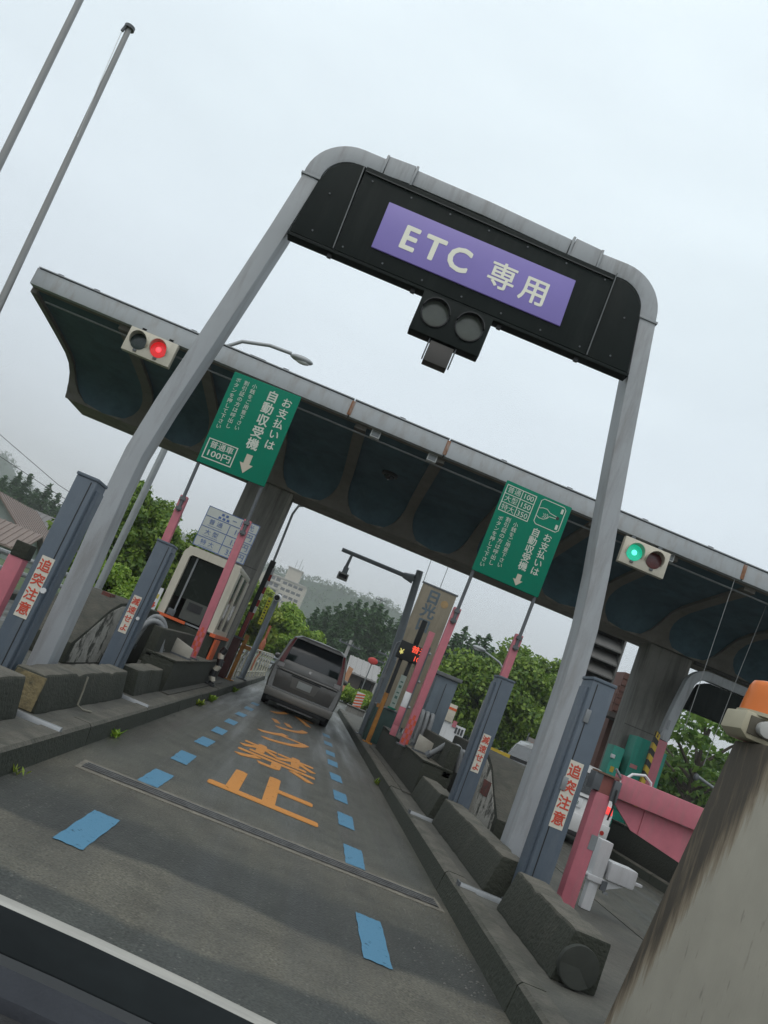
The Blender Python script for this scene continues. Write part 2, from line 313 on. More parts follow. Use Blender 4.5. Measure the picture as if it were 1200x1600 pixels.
    wv = n.new('ShaderNodeVectorMath'); wv.operation = 'ADD'; l.new(tc.outputs['Object'], wv.inputs[0]); l.new(n2.outputs['Color'], wv.inputs[1]); l.new(wv.outputs[0], vc.inputs['Vector'])
    ck = n.new('ShaderNodeMapRange'); ck.inputs['From Min'].default_value = .002; ck.inputs['From Max'].default_value = .006; ck.inputs['To Min'].default_value = .5; ck.inputs['To Max'].default_value = 0; l.new(vc.outputs['Distance'], ck.inputs['Value'])
    mk = n.new('ShaderNodeMixRGB'); mk.inputs['Color2'].default_value = (.022, .021, .018, 1); l.new(ck.outputs[0], mk.inputs['Fac']); l.new(mc.outputs[0], mk.inputs['Color1'])
    l.new(mk.outputs[0], b.inputs['Base Color'])
    rr = n.new('ShaderNodeMapRange'); rr.inputs['From Min'].default_value = .35; rr.inputs['From Max'].default_value = .65; rr.inputs['To Min'].default_value = .36; rr.inputs['To Max'].default_value = .75
    l.new(n4.outputs['Fac'], rr.inputs['Value']); l.new(rr.outputs[0], b.inputs['Roughness'])
    bp = n.new('ShaderNodeBump'); bp.inputs['Strength'].default_value = .45; bp.inputs['Distance'].default_value = .008
    l.new(v.outputs['Distance'], bp.inputs['Height']); l.new(bp.outputs[0], b.inputs['Normal'])
    return m
def paint(name, col, lo, hi, sc=22):
    m = bpy.data.materials.new(name); m.use_nodes = True; n = m.node_tree.nodes; l = m.node_tree.links; b = n['Principled BSDF']
    tc = n.new('ShaderNodeTexCoord'); no = n.new('ShaderNodeTexNoise'); no.inputs['Scale'].default_value = sc; no.inputs['Detail'].default_value = 8; no.inputs['Roughness'].default_value = .7
    mp = n.new('ShaderNodeMapping'); mp.inputs['Scale'].default_value = (.9, 1.1, 1); l.new(tc.outputs['Object'], mp.inputs[0]); l.new(mp.outputs[0], no.inputs['Vector'])
    r = n.new('ShaderNodeMapRange'); r.inputs['From Min'].default_value = lo; r.inputs['From Max'].default_value = hi; l.new(no.outputs['Fac'], r.inputs['Value'])
    l.new(r.outputs[0], b.inputs['Alpha'])
    n2 = n.new('ShaderNodeTexNoise'); n2.inputs['Scale'].default_value = 120; l.new(tc.outputs['Object'], n2.inputs['Vector'])
    r2_ = n.new('ShaderNodeMapRange'); r2_.inputs['To Min'].default_value = .7; r2_.inputs['To Max'].default_value = 1.3; l.new(n2.outputs['Fac'], r2_.inputs['Value'])
    mx = n.new('ShaderNodeMixRGB'); mx.blend_type = 'MULTIPLY'; mx.inputs['Fac'].default_value = 1; mx.inputs['Color1'].default_value = (*col, 1); l.new(r2_.outputs[0], mx.inputs['Color2'])
    l.new(mx.outputs[0], b.inputs['Base Color']); b.inputs['Roughness'].default_value = .6
    return m
asph = asphalt()
grass_m = mat('rough grass ground', (0.06, 0.10, 0.03), 0.9, 0.4, 0.8, 0.6, stain=(0.10, 0.10, 0.05), stain_amt=0.6, stain_map=(.3, .3, .3), fine=0.3)
g = B(); g.add([(-1500, -300, -0.03), (1500, -300, -0.03), (1500, 2500, -0.03), (-1500, 2500, -0.03)], [(0, 1, 2, 3)])
tag(g.build('ground', grass_m), kind='structure')
g = B(); g.add([(-7.0, -8, 0), (22, -8, 0), (22, 40, 0), (14, 70, 0), (-3, 70, 0), (-7.0, 34, 0)], [(0, 1, 2, 3, 4, 5)])
road = tag(g.build('road', asph), kind='structure')
blue_p = paint('blue road paint', (0.058, 0.18, 0.285), 0.29, 0.42, 14)
orange_p = paint('orange road paint', (0.47, 0.185, 0.024), 0.29, 0.40, 8)
def dash_mesh(w, l):
    me = bpy.data.meshes.new('blue_dash'); n = 12; rnd = random.Random(int(w * 1000)); pts = []
    J = lambda: rnd.uniform(-.004, .004)
    for i in range(n): pts.append((-w / 2 + w * i / (n - 1), -l / 2 + J() * 2, 0))
    for i in range(1, n): pts.append((w / 2 + J(), -l / 2 + l * i / (n - 1), 0))
    for i in range(1, n): pts.append((w / 2 - w * i / (n - 1), l / 2 + J() * 2, 0))
    for i in range(1, n - 1): pts.append((-w / 2 + J(), l / 2 - l * i / (n - 1), 0))
    me.from_pydata(pts, [], [tuple(range(len(pts)))]); me.materials.append(blue_p); return me
dm = dash_mesh(0.155, 0.72)
for x, ys in ((-0.72, (4.62, 6.54, 7.92, 9.46, 10.93, 12.54, 14.3, 16.1, 17.9)), (0.87, (4.73, 6.63, 8.1, 9.5, 11.05, 12.6, 13.93, 15.6, 17.3))):
    for y in ys:
        o = bpy.data.objects.new('blue_dash', dm); C.objects.link(o); o.parent = road; o.location = (x, y, 0.004); o.scale = (1, 1.06 if y < 5 else 0.95, 1); o.rotation_euler[2] = random.uniform(-.02, .02)
# BAKKU KINSHI stretched along the lane, read from far to near
for ch, yc, hgt in (('止', 7.85, 1.75), ('禁', 10.25, 1.75), ('ク', 12.9, 1.9), ('ッ', 15.6, 2.2), ('バ', 18.3, 2.0)):
    o = text(ch, 1.08, 0.09, yc, 0.004, orange_p, road, 'road_lettering', sx=0.98, bold=0.018, plane='ground', thick=hgt)
# joint across the lane
joint_m = mat('joint steel', (0.12, 0.12, 0.118), 0.5, 0.4, 12, metal=0.2, stain=(0.05, 0.05, 0.05), stain_amt=0.7, stain_map=(6, 6, 6))
jt = thing('expansion_joint', 'steel grooved expansion joint crossing the lane in front of the orange lettering', 'road joint', (0.2, 6.1, 0))
bx('dark_groove', mat('groove grime', (.05, .05, .045), .8, .3, 12), jt, -1.15, 1.47, 6.0, 6.16, -0.05, 0.0065)
bx('edge_strip', mat('joint mortar', (0.17, 0.155, 0.125), 0.8, 0.4, 9, 0.3, fine=0.3), jt, -1.18, 1.5, 5.93, 6.27, -0.05, 0.004)
for y0 in (6.0, 6.05, 6.10, 6.15):
    bx('steel_rail', joint_m, jt, -1.14, 1.46, y0, y0 + 0.022, -0.04, 0.014)
jt.rotation_euler[2] = math.radians(3.5)
# islands
def island(name, x0, x1, y0, y1, side, step=2.25):
    isl = tag(bx(name, slab_m, None, x0 + .15, x1 - .15, y0, y1, -0.02, 0.152), kind='structure')
    km = None
    for s in side:
        y = y0
        while y < y1 - .1:
            ln = min(step, y1 - y)
            if s == 'r': xs = (x1 - .149, x1); pr = [(xs[0], -.02), (xs[1] + .02, -.02), (xs[1], .14), (xs[1] - .02, .16), (xs[0], .16)]
            else: xs = (x0, x0 + .149); pr = [(xs[0] - .02, -.02), (xs[1], -.02), (xs[1], .16), (xs[0] + .02, .16), (xs[0], .14)]
            dz = random.uniform(-.004, .004)
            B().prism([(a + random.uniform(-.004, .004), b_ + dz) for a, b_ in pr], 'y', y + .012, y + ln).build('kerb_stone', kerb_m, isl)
            y += ln
    return isl
island('traffic_island_left', -3.3, -1.34, -0.1, 32, 'r', 2.25)
island('traffic_island_right', 1.565, 3.6, -0.1, 30, 'rl', 2.25)
island('traffic_island_far_right', 6.6, 8.4, 3, 34, 'l', 2.25)
island('verge_kerb_left', -7.4, -6.6, -0.1, 34, 'r', 2.25)
# slab joints in the photo: metal cable ducts across the islands
for lab, x0, x1, y in (('silver cable duct bar on the left island beside the nearer blue grey post', -1.75, -1.36, 5.9), ('silver cable duct bar on the left island beside the farther blue grey post', -1.66, -1.36, 8.97),
                  ('silver cable duct bar on the right island beside the nearer blue grey post', 1.585, 1.93, 6.26), ('silver cable duct bar on the right island beside the farther blue grey post', 1.58, 1.87, 9.2)):
    d = thing('cable_duct', lab, 'cable duct', ((x0 + x1) / 2, y, .152), 'cable ducts on the islands')
    B().prism([(y - .035, .15), (y + .035, .15), (y + .022, .185), (y - .022, .185)], 'x', x0, x1).build('cover', steel_m, d, .004)
    bx('end_plate', dark_steel, d, x0 - .004, x0 + .01, y - .04, y + .04, .15, .19)
# concrete guard blocks
def block(label, x0, x1, y0, y1, s, top=.44):
    o = thing('guard_block', label, 'concrete block', ((x0 + x1) / 2, (y0 + y1) / 2, .152), 'concrete guard blocks')
    pr = [(x0, .15), (x1, .15), (x1 - (.0 if s > 0 else .055), top), (x0 + (.055 if s > 0 else 0), top)]
    bb = B(); n = max(2, int((y1 - y0) / .11)); rnd = random.Random(int(y0 * 100 + s))
    for i in range(n + 1):
        y = y0 + (y1 - y0) * i / n
        for k, p in enumerate(pr): bb.v.append((p[0] + rnd.uniform(-.007, .007) + (.02 if p[0] < 0 else -.02) * 0, y, p[1] + ((rnd.uniform(-.005, .004) - (.02 if rnd.random() < .07 else 0)) if k > 1 else 0)))
    for i in range(n):
        for k in range(4): bb.f.append((i * 4 + k, i * 4 + (k + 1) % 4, i * 4 + 4 + (k + 1) % 4, i * 4 + 4 + k))
    bb.f += [(3, 2, 1, 0), tuple(n * 4 + k for k in range(4))]
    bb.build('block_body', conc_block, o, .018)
    return o
block('nearest mossy concrete guard block on the right island beside the stained wall', 1.83, 2.1, 4.72, 6.02, 1)
block('long mossy concrete guard block on the right island under the right gate leg', 1.83, 2.1, 6.48, 9.17, 1)
block('farthest mossy concrete guard block on the right island before the grey hoses', 1.83, 2.1, 9.47, 11.0, 1)
block('nearest mossy concrete guard block on the left island at the picture edge', -1.9, -1.63, 2.6, 5.78, -1, .425)
yb = block('long mossy concrete guard block on the left island with a yellowed end', -1.9, -1.63, 6.16, 8.9, -1, .425)
bx('yellow_stain_plate', mat('yellowed mortar', (0.22, 0.175, 0.09), 0.9, 0.35, 8, 0.5, stain=(.05, .05, .035), stain_amt=.8, stain_map=(6, 6, 6)), yb, -1.885, -1.665, 6.147, 6.17, .16, .405)
B().tube([(-1.625, 7.1, .42), (-1.612, 7.1, .3), (-1.6, 7.08, .19), (-1.56, 7.12, .165), (-1.5, 7.2, .163)], .008, 6).build('cable', mat('dry cable', (.2, .19, .15), .8), yb)
block('farthest mossy concrete guard block on the left island before the stained wall', -1.9, -1.63, 9.45, 11.0, -1, .425)
# reflector disc
o = thing('delineator_disc', 'round faded delineator disc at the foot of the nearest right guard block', 'delineator', (1.93, 4.62, .152))
bd = B(); disc(bd, 1.94, 4.66, .27, .112, 28, 4.7); bd.build('disc', mat('faded disc', (.034, .038, .031), .8, .3, 8), o, .004)
bd = B(); bd.v = [(1.94, 4.657, .27)] + [(1.94 + .106 * math.cos(a), 4.657, .27 + .106 * math.sin(a)) for a in np.linspace(math.pi, 1.75 * math.pi, 10)]; bd.f = [(0, i, i + 1) for i in range(1, 10)]
bd.build('wedge', mat('faded disc pale', (.048, .053, .045), .8, .3, 8), o)
bx('stem', dark_steel, o, 1.925, 1.955, 4.7, 4.71, .152, .3)

# ------------------------------------------------------------------ entry gate
GY0, GY1 = 7.19, 7.47
gate = thing('entry_gate', 'tall grey arched gate over the lane carrying the purple ETC sign', 'gate', (0.05, 7.26, .152))
def corner(cx, cz, r, a0, a1, n=8): return [(cx + r * math.cos(math.radians(a0 + (a1 - a0) * i / n)), cz + r * math.sin(math.radians(a0 + (a1 - a0) * i / n))) for i in range(n + 1)]
legL = [(-2.07, .15), (-2.09, 1.2), (-2.12, 1.9), (-2.12, 2.3), (-2.07, 2.8), (-1.99, 3.4), (-1.9, 4.1), (-1.82, 4.75), (-1.755, 5.36)]
legR = [(2.19, .15), (2.185, 1.2), (2.18, 1.9), (2.15, 2.4), (2.085, 2.9), (1.985, 3.5), (1.89, 4.1), (1.795, 4.75), (1.705, 5.36)]
W = .165
B().sweep(legL, W, GY0, GY1).build('leg', frame_grey, gate, .012)
B().sweep(legR, W, GY0, GY1).build('leg', frame_grey, gate, .012)
B().sweep([(-1.752, 5.38)] + corner(-1.40, 5.40, .352, 176, 90, 10) + [(-1.17, 5.752)], W + .006, GY0 - .003, GY1 + .003).build('corner_bend', frame_grey, gate, .012)
B().sweep([(1.08, 5.72)] + corner(1.34, 5.37, .356, 90, 4, 10) + [(1.703, 5.34)], W + .006, GY0 - .003, GY1 + .003).build('corner_bend', frame_grey, gate, .012)
B().sweep([(-.86, 5.775), (-.1, 5.77), (.76, 5.735)], W, GY0, GY1).build('top_beam', frame_grey, gate, .012)
for xa, za, xb, zb in ((-1.15, 5.768, -.88, 5.781), (.79, 5.74, 1.06, 5.727)):
    B().sweep([(xa, za), (xb, zb)], W + .035, GY0 - .016, GY1 + .016).build('joint_sleeve', frame_grey, gate, .006)
for xa, za in ((-1.165, 5.765), (-.868, 5.778), (.775, 5.738), (1.072, 5.724)):
    B().sweep([(xa - .012, za), (xa + .012, za)], W + .05, GY0 - .022, GY1 + .022).build('joint_band', steel_m, gate, .003)
for sx_, za in ((-1.755, 5.37), (1.704, 5.35)): bx('corner_band', steel_m, gate, sx_ - .1, sx_ + .1, GY0 - .012, GY1 + .012, za - .012, za + .012, .003)
for cx in (-2.07, 2.19): bx('base_plate', dark_steel, gate, cx - .16, cx + .16, GY0 - .09, GY1 + .09, .152, .175, .004)
PF = 7.15
sign_face = [(-1.66, 5.38), (-1.62, 5.5), (-1.52, 5.62), (-1.34, 5.66), (-1.315, 5.66), (-1.265, 4.70), (-1.73, 4.70)]
B().prism([(-1.318, 5.655), (-1.4, 5.65), (-1.54, 5.59), (-1.63, 5.48), (-1.67, 5.33), (-1.715, 4.75), (-1.275, 4.75)], 'y', PF, 7.27).build('end_panel', panel_dark, gate, .008)
B().prism([(1.275, 5.615), (1.38, 5.61), (1.5, 5.55), (1.59, 5.44), (1.62, 5.3), (1.69, 4.75), (1.275, 4.75)], 'y', PF, 7.27).build('end_panel', panel_dark, gate, .008)
mp = B().prism([(-1.306, 5.655), (1.263, 5.62), (1.263, 4.745), (-1.263, 4.745)], 'y', PF - .012, 7.27).build('main_panel', panel_dark, gate, .008)
B().prism([(-1.30, 5.60), (1.25, 5.565), (1.25, 5.556), (-1.30, 5.591)], 'y', PF - .03, PF - .0125).build('visor_rail', mat('dull black rail', (.03, .034, .033), .5), gate)
for xx in (-1.297, 1.268):
    B().sweep([(xx - (.03 if xx < 0 else 0), 5.64), (xx + (.02 if xx < 0 else 0), 4.75)], .01, PF - .02, PF).build('panel_seam', mat('seam trim', (.12, .13, .13), .4, metal=.3), gate)
bx('bottom_rail', panel_dark, gate, -1.72, 1.70, PF - .006, 7.275, 4.712, 4.744, .004)
for xx in (-1.29, -.45, .42, 1.2): bx('bolt_bracket', black_m, gate, xx - .02, xx + .02, PF + .03, PF + .07, 4.675, 4.712)
purple_m = mat('purple backlit acrylic', (0.20, 0.16, 0.46), 0.35, 0.06, 2.5, emit=(0.20, 0.155, 0.46), emit_s=0.15)
cream_lit = mat('cream backlit letters', (0.70, 0.70, 0.60), 0.4, 0.03, 3, emit=(0.7, 0.72, 0.6), emit_s=0.20)
pp = B().prism([(-.975, 5.395), (.925, 5.395), (.94, 4.905), (-.96, 4.905)], 'y', PF - .03, PF - .011).build('purple_sign', purple_m, gate, .006)
for ch_, x_ in (('E', -.665), ('T', -.42), ('C', -.165)): text(ch_, .335, x_, PF - .034, 5.115, cream_lit, pp, 'sign_lettering', sx=.98, bold=.026)
text('専', .285, .268, PF - .034, 5.118, cream_lit, pp, 'sign_lettering', bold=.014)
text('用', .285, .60, PF - .034, 5.112, cream_lit, pp, 'sign_lettering', bold=.016)
for xx in np.linspace(-1.2, 1.18, 7):
    for zz in (5.53, 4.80): B().cyl((xx, PF - .012, zz), (xx, PF - .018, zz), .009, .009, 8).build('rivet', dark_steel, gate)
for xx in (-1.52, 1.48):
    for zz in (5.25, 4.84): B().cyl((xx, PF, zz), (xx, PF - .007, zz), .009, .009, 8).build('rivet', dark_steel, gate)
B().tube([(2.285, 7.33, .18), (2.28, 7.33, 1.2), (2.275, 7.33, 1.9), (2.25, 7.33, 2.4), (2.18, 7.33, 2.9), (2.08, 7.33, 3.5)], .018, 8).build('cable_conduit', dark_steel, gate, smooth=50)
sb = B().box(-.345, .345, 7.12, 7.27, 4.31, 4.712).build('signal_box', panel_dark, gate, .01)
for cx in (-.172, .165):
    bd = B(); disc(bd, cx, 7.105, 4.53, .122, 28, 7.125); bd.build('signal_lens', lens_off, sb, .006)
    ring = B(); ring.tube([(cx + .128 * math.cos(a), 7.112, 4.53 + .128 * math.sin(a)) for a in np.linspace(0, 2 * math.pi, 29)], .009, 6, caps=False).build('lens_ring', black_m, sb, smooth=40)
    hd = B(); na = 18
    for i in range(na + 1):
        a = math.radians(10 + 160 * i / na)
        for (rr_, yy) in ((.128, 7.125), (.128, 7.05), (.136, 7.05), (.136, 7.125)): hd.v.append((cx + rr_ * math.cos(a), yy, 4.53 + rr_ * math.sin(a)))
    for i in range(na):
        for k in range(4): hd.f.append((i * 4 + k, i * 4 + (k + 1) % 4, i * 4 + 4 + (k + 1) % 4, i * 4 + 4 + k))
    hd.build('lens_hood', black_m, sb, smooth=40)
bx('sensor_box', mat('brown sensor box', (.05, .045, .04), .5, .1), gate, -.115, .115, 7.14, 7.27, 4.09, 4.295, .006)
for xx in (-.135, .125): bx('sensor_bracket', dark_steel, gate, xx, xx + .012, 7.15, 7.25, 4.13, 4.31)

# ------------------------------------------------------------------ vehicle detector posts
def detector(label, xf0, xf1, lane, yf, top, msg, stx, stz, h, hinge=True):
    xm = (xf0 + xf1) / 2; t = thing('detector_post', label, 'detector post', (xm, yf + .13, .152), 'blue grey detector posts')
    body = bx('casing', casing_m, t, xf0, xf1, yf, yf + .26, .16, top, .008)
    bx('cap', casing_m, t, xf0 - .006, xf1 + .006, yf - .008, yf + .268, top, top + .025, .006)
    bx('foot_plate', dark_steel, t, xf0 - .05, xf1 + .05, yf - .04, yf + .3, .152, .166)
    lx = xf0 if lane > 0 else xf1        # lane-facing side
    sx_ = -1 if lane > 0 else 1
    bx('lane_cover', casing_m, t, min(lx, lx + sx_ * .022), max(lx, lx + sx_ * .022), yf + .05, yf + .215, .2, top - .06, .004)
    sxx = lx - sx_ * .04
    bx('door_seam', black_m, t, sxx - .004, sxx + .004, yf - .0025, yf + .01, .2, top - .02)
    if hinge:
        for zz in (.33, 1.1, 1.62):
            bx('hinge', steel_m, t, sxx - .02, sxx + .02, yf - .012, yf, zz - .05, zz + .05, .003)
    st = bx('sticker', sticker_m, t, stx - h * .105, stx + h * .105, yf - .0035, yf + .004, stz - h / 2, stz + h / 2)
    text(msg, h * .205, stx, yf - .006, stz - .006, sticker_red, st, vertical=True, line=1.16, bold=.022)
    return t
detector('near right blue grey detector post with red 追突注意 sticker', 2.03, 2.21, 1, 6.25, 1.89, '追突注意', 2.115, 1.03, .5)
t = detector('near left blue grey detector post with red 追突注意 sticker', -2.15, -1.985, -1, 6.25, 1.83, '追突注意', -2.06, .95, .47, False)
bd = B(); disc(bd, -1.99, 6.235, .95, .022, 7, 6.25); bd.build('label_tag', white_m, t)
detector('far right blue grey detector post with red 減速せよ sticker', 1.985, 2.17, 1, 9.2, 1.84, '減速せよ', 2.085, 1.01, .42, False)
t = detector('far left blue grey detector post with red 減速せよ sticker', -2.06, -1.87, -1, 9.2, 1.79, '減速せよ', -1.985, .95, .42, False)
bd = B(); disc(bd, -1.89, 9.185, .94, .02, 7, 9.2); bd.build('label_tag', white_m, t)
# ------------------------------------------------------------------ toll canopy
CX0, CX1 = -7.25, 15.0
can = thing('toll_canopy', 'long grey toll plaza canopy with dark blue coffers and concrete pillars', 'canopy', (0, 18.8, 0))
prof = [(14.56, 5.50), (15.5, 5.43), (16.5, 5.345), (17.2, 5.275), (17.6, 5.19), (17.9, 5.05), (18.1, 4.87), (18.22, 4.68), (18.26, 4.50)]
cross = [(14.56, 5.80)] + prof + [(19.5, 4.50), (19.5, 5.84)]
B().prism(cross, 'x', CX0 + .02, CX1).build('roof_body', soffit_m, can, smooth=40)
arc = [0]
for i in range(1, len(prof)): arc.append(arc[-1] + math.hypot(prof[i][0] - prof[i - 1][0], prof[i][1] - prof[i - 1][1]))
def pr(s, off=0):
    s = max(0, min(arc[-1] - 1e-6, s)); i = next(k for k in range(len(arc) - 1) if arc[k + 1] > s); f = (s - arc[i]) / (arc[i + 1] - arc[i])
    a, b_ = prof[i], prof[i + 1]; d = Vector((b_[0] - a[0], b_[1] - a[1])).normalized(); nn = Vector((d.y, -d.x))
    return a[0] + (b_[0] - a[0]) * f + nn.x * off, a[1] + (b_[1] - a[1]) * f + nn.y * off
ribs = [-7.28] + [-5.45 + 1.55 * k for k in range(14)]
fx = [CX0, -1.08, .79, 6.65, 10.4, CX1]
for a, b_ in zip(fx[:-1], fx[1:]):
    B().prism([(14.46, 5.495), (14.6, 5.495), (14.6, 5.825), (14.46, 5.815)], 'x', a + .012, b_ - .012).build('fascia_panel', fascia_m, can, .012)
    bx('coping_strip', steel_m, can, a + .01, b_ - .01, 14.44, 14.62, 5.826, 5.845)
rust = mat('rust streak', (.26, .12, .06), .8, .4, 12, stain=(.4, .38, .36), stain_amt=.6, stain_map=(9, 9, 2))
for a in fx[1:-1]: bx('seam_cover', rust, can, a - .035, a + .035, 14.452, 14.47, 5.52, 5.80, .003)
for xx in (-6.9, -6.2, -4.3, -2.5, -.2, 1.8, 3.1, 4.6, 5.9): B().tube([(xx, 14.5, 5.843), (xx, 14.5, 5.875), (xx + .1, 14.5, 5.875), (xx + .1, 14.5, 5.843)], .008, 6).build('roof_clip', dark_steel, can)
bx('roof_plate', dark_steel, can, -3.15, -2.85, 14.5, 14.6, 5.845, 5.875); bx('end_fascia', fascia_m, can, CX0 - .02, CX0 + .015, 14.47, 19.45, 5.5, 5.822)
S_END, S_ROUND = 4.12, 3.2
for k, (ra, rb) in enumerate(zip(ribs[:-1], ribs[1:])):
    xa, xb = ra + .1, rb - .1; cx, hw = (xa + xb) / 2, (xb - xa) / 2
    p = B(); ns = 34
    for i in range(ns + 1):
        s = .12 + (S_END - .12) * i / ns
        w = hw if s < S_ROUND else hw * max(0.0, 1 - ((s - S_ROUND) / (S_END - S_ROUND)) ** 2.4) ** (1 / 2.4)
        y, z = pr(s, .012)
        p.v += [(cx - w, y, z), (cx + w, y, z)]
    for i in range(ns): p.f.append((2 * i, 2 * i + 1, 2 * i + 3, 2 * i + 2))
    p.build('coffer_panel', blue_panel, can, smooth=40)
    # raised surround that leaves the panel recessed
    q = B(); ns = 48; OFF = .085
    def wd(s): return hw if s < S_ROUND else (hw * max(0.0, 1 - ((s - S_ROUND) / (S_END - S_ROUND)) ** 2.4) ** (1 / 2.4) if s < S_END else 0.0)
    for i in range(ns + 1):
        s = .1 + (arc[-1] - .1) * i / ns; w = wd(s) * .985; o_ = OFF * min(1, (arc[-1] - s) / .3 + .15); y, z = pr(s, o_); yi, zi = pr(s, .006)
        q.v += [(ra, y, z), (cx - w, y, z), (cx - w, yi, zi), (cx + w, yi, zi), (cx + w, y, z), (rb, y, z)]
    for i in range(ns):
        a_ = i * 6; b_ = a_ + 6; s = .1 + (arc[-1] - .1) * (i + .5) / ns
        q.f += [(a_, a_ + 1, b_ + 1, b_), (a_ + 4, a_ + 5, b_ + 5, b_ + 4)]
        if wd(s) > 0: q.f += [(a_ + 1, a_ + 2, b_ + 2, b_ + 1), (a_ + 3, a_ + 4, b_ + 4, b_ + 3)]
    y0_, z0_ = pr(.1, -.02); k0 = len(q.v); q.v += [(ra, y0_, z0_), (cx - hw * .985, y0_, z0_), (cx + hw * .985, y0_, z0_), (rb, y0_, z0_)]; q.f += [(0, 1, k0 + 1, k0), (4, 5, k0 + 3, k0 + 2)]
    q.build('coffer_frame', rib_m, can, smooth=30)
B().tube([(-7.0, 14.75, 5.36), (0, 14.75, 5.36), (14.8, 14.75, 5.36)], .018, 8).build('conduit', steel_m, can, smooth=40)
for xa, xb in ((-2.86, -1.80), (6.95, 7.95)):
    pl = bx('pillar', conc_pillar, can, xa, xb, 18.42, 19.1, .15, 4.52, .02)
    bx('pillar_edge', mat('pillar edge', (.3, .29, .26), .85, .15), pl, xb - .06, xb + .008, 18.41, 18.47, .16, 4.49)
    for zz in (1.55, 2.6): bx('pour_joint', mat('pour line', (.12, .115, .105), .9), pl, xa - .003, xb + .003, 18.416, 18.43, zz, zz + .02)
bx('beam_lip', mat('dark lip', (.06, .06, .055), .8), can, 8.0, 15, 18.3, 18.42, 4.43, 4.505)
# dark round camera in a coffer, pale junction boxes
y, z = pr(2.0, .03)
o = thing('dome_camera', 'dark round dome camera under the canopy between two coffer ribs', 'camera', (.03, y, z))
bd = B(); bd.cyl((.03, y, z + .03), (.03, y, z - .03), .17, .17, 24); bd.build('mount_ring', black_m, o, .006)
B().ball((.03, y, z - .03), .11, .11, .08, 16, 8).build('dome', glass_dark, o, smooth=50); B().ball((.03, y, z - .115), .012, .012, .01).build('light_dot', white_m, o)
for lab, xx in (('small white junction box under the canopy edge left of the dome camera', -.5), ('small white junction box under the canopy edge right of the dome camera', .62), ('small grey junction box beside the green lit signal', 5.33)):
    o = thing('junction_box', lab, 'junction box', (xx, 14.66, 5.495), 'canopy junction boxes')
    bx('box', white_m, o, xx - .09, xx + .09, 14.61, 14.72, 5.36, 5.53, .006); bx('lid', steel_m, o, xx - .07, xx + .07, 14.604, 14.612, 5.38, 5.48, .003)
# bare wires hanging from the right part
for lab, x_, y_, xb_, zb_ in (('thin wire hanging from the canopy seam in front of the far right gate', 6.55, 14.5, 6.5, 2.6), ('paired thin wires hanging from the canopy at the right edge', 7.6, 15.2, 7.35, 2.2)):
    o = tag(B().tube([(x_, y_, 5.5), ((x_ + xb_) / 2, y_, 4.0), (xb_, y_, zb_)], .006, 5).build('hanging_wire', mat('wire grey', (.25, .26, .26), .6), None), lab, 'wire')

# lane signals on the canopy edge
def lane_signal(label, xa, xb, za, zb, lit, y=14.33):
    xm = (xa + xb) / 2; o = thing('lane_signal', label, 'traffic signal', (xm, y + .1, zb), 'lane signals under the canopy edge')
    bxo = bx('housing', cream_m, o, xa, xb, y, y + .13, za, zb, .01)
    bx('bracket', dark_steel, o, xm - .3, xm - .22, y + .13, y + .25, zb - .1, zb + .08); bx('bracket', dark_steel, o, xm + .22, xm + .3, y + .13, y + .25, zb - .1, zb + .08)
    zc = (za + zb) / 2
    for i, cx in enumerate((xm - .21, xm + .17)):
        on = (lit == 'green' and i == 0) or (lit == 'red' and i == 1)
        if i == 0: lm = mat('green lens lit', (.02, .5, .3), .3, .3, 60, emit=(.01, .6, .36), emit_s=.55) if on else mat('green lens dark', (.012, .03, .028), .25, .2, 30)
        else: lm = mat('red lens lit', (.5, .02, .02), .3, .3, 60, emit=(.75, .02, .025), emit_s=.6) if on else mat('red lens dark', (.10, .012, .012), .25, .2, 30)
        bd = B(); disc(bd, cx, y - .012, zc, .148, 28, y + .004); ln = bd.build('lens', lm, o, .004)
        if on:
            bd = B(); bd.ball((cx, y - .012, zc), .05, .02, .05, 16, 8)
            bd.build('lamp_glow', mat(lit + ' lamp core', (.1, .1, .1), .4, 0, emit=((.12, 1, .75) if lit == 'green' else (1, .06, .08)), emit_s=1.6), ln, smooth=60)
        hd = B(); na = 22
        for k in range(na + 1):
            a = math.radians(-20 + 220 * k / na); dpt = .16 * max(.25, math.sin(math.radians(180 * k / na)) ** .5)
            for (rr_, yy) in ((.155, y + .0), (.155, y - dpt), (.163, y - dpt), (.163, y + .0)): hd.v.append((cx + rr_ * math.cos(a), yy, zc + rr_ * math.sin(a)))
        for k in range(na):
            for q in range(4): hd.f.append((k * 4 + q, k * 4 + (q + 1) % 4, k * 4 + 4 + (q + 1) % 4, k * 4 + 4 + q))
        hd.build('visor', cream_m if i == 0 or lit == 'green' else cream_m, o, smooth=40)
        bx('visor_clip', dark_steel, o, cx - .03, cx + .03, y - .03, y, zc - .19, zc - .155)
    return o
lane_signal('cream two lamp signal with red light on at the left of the canopy', -5.24, -4.34, 5.0, 5.46, 'red')
lane_signal('cream two lamp signal with green light on at the right of the canopy', 4.37, 5.24, 4.92, 5.41, 'green')

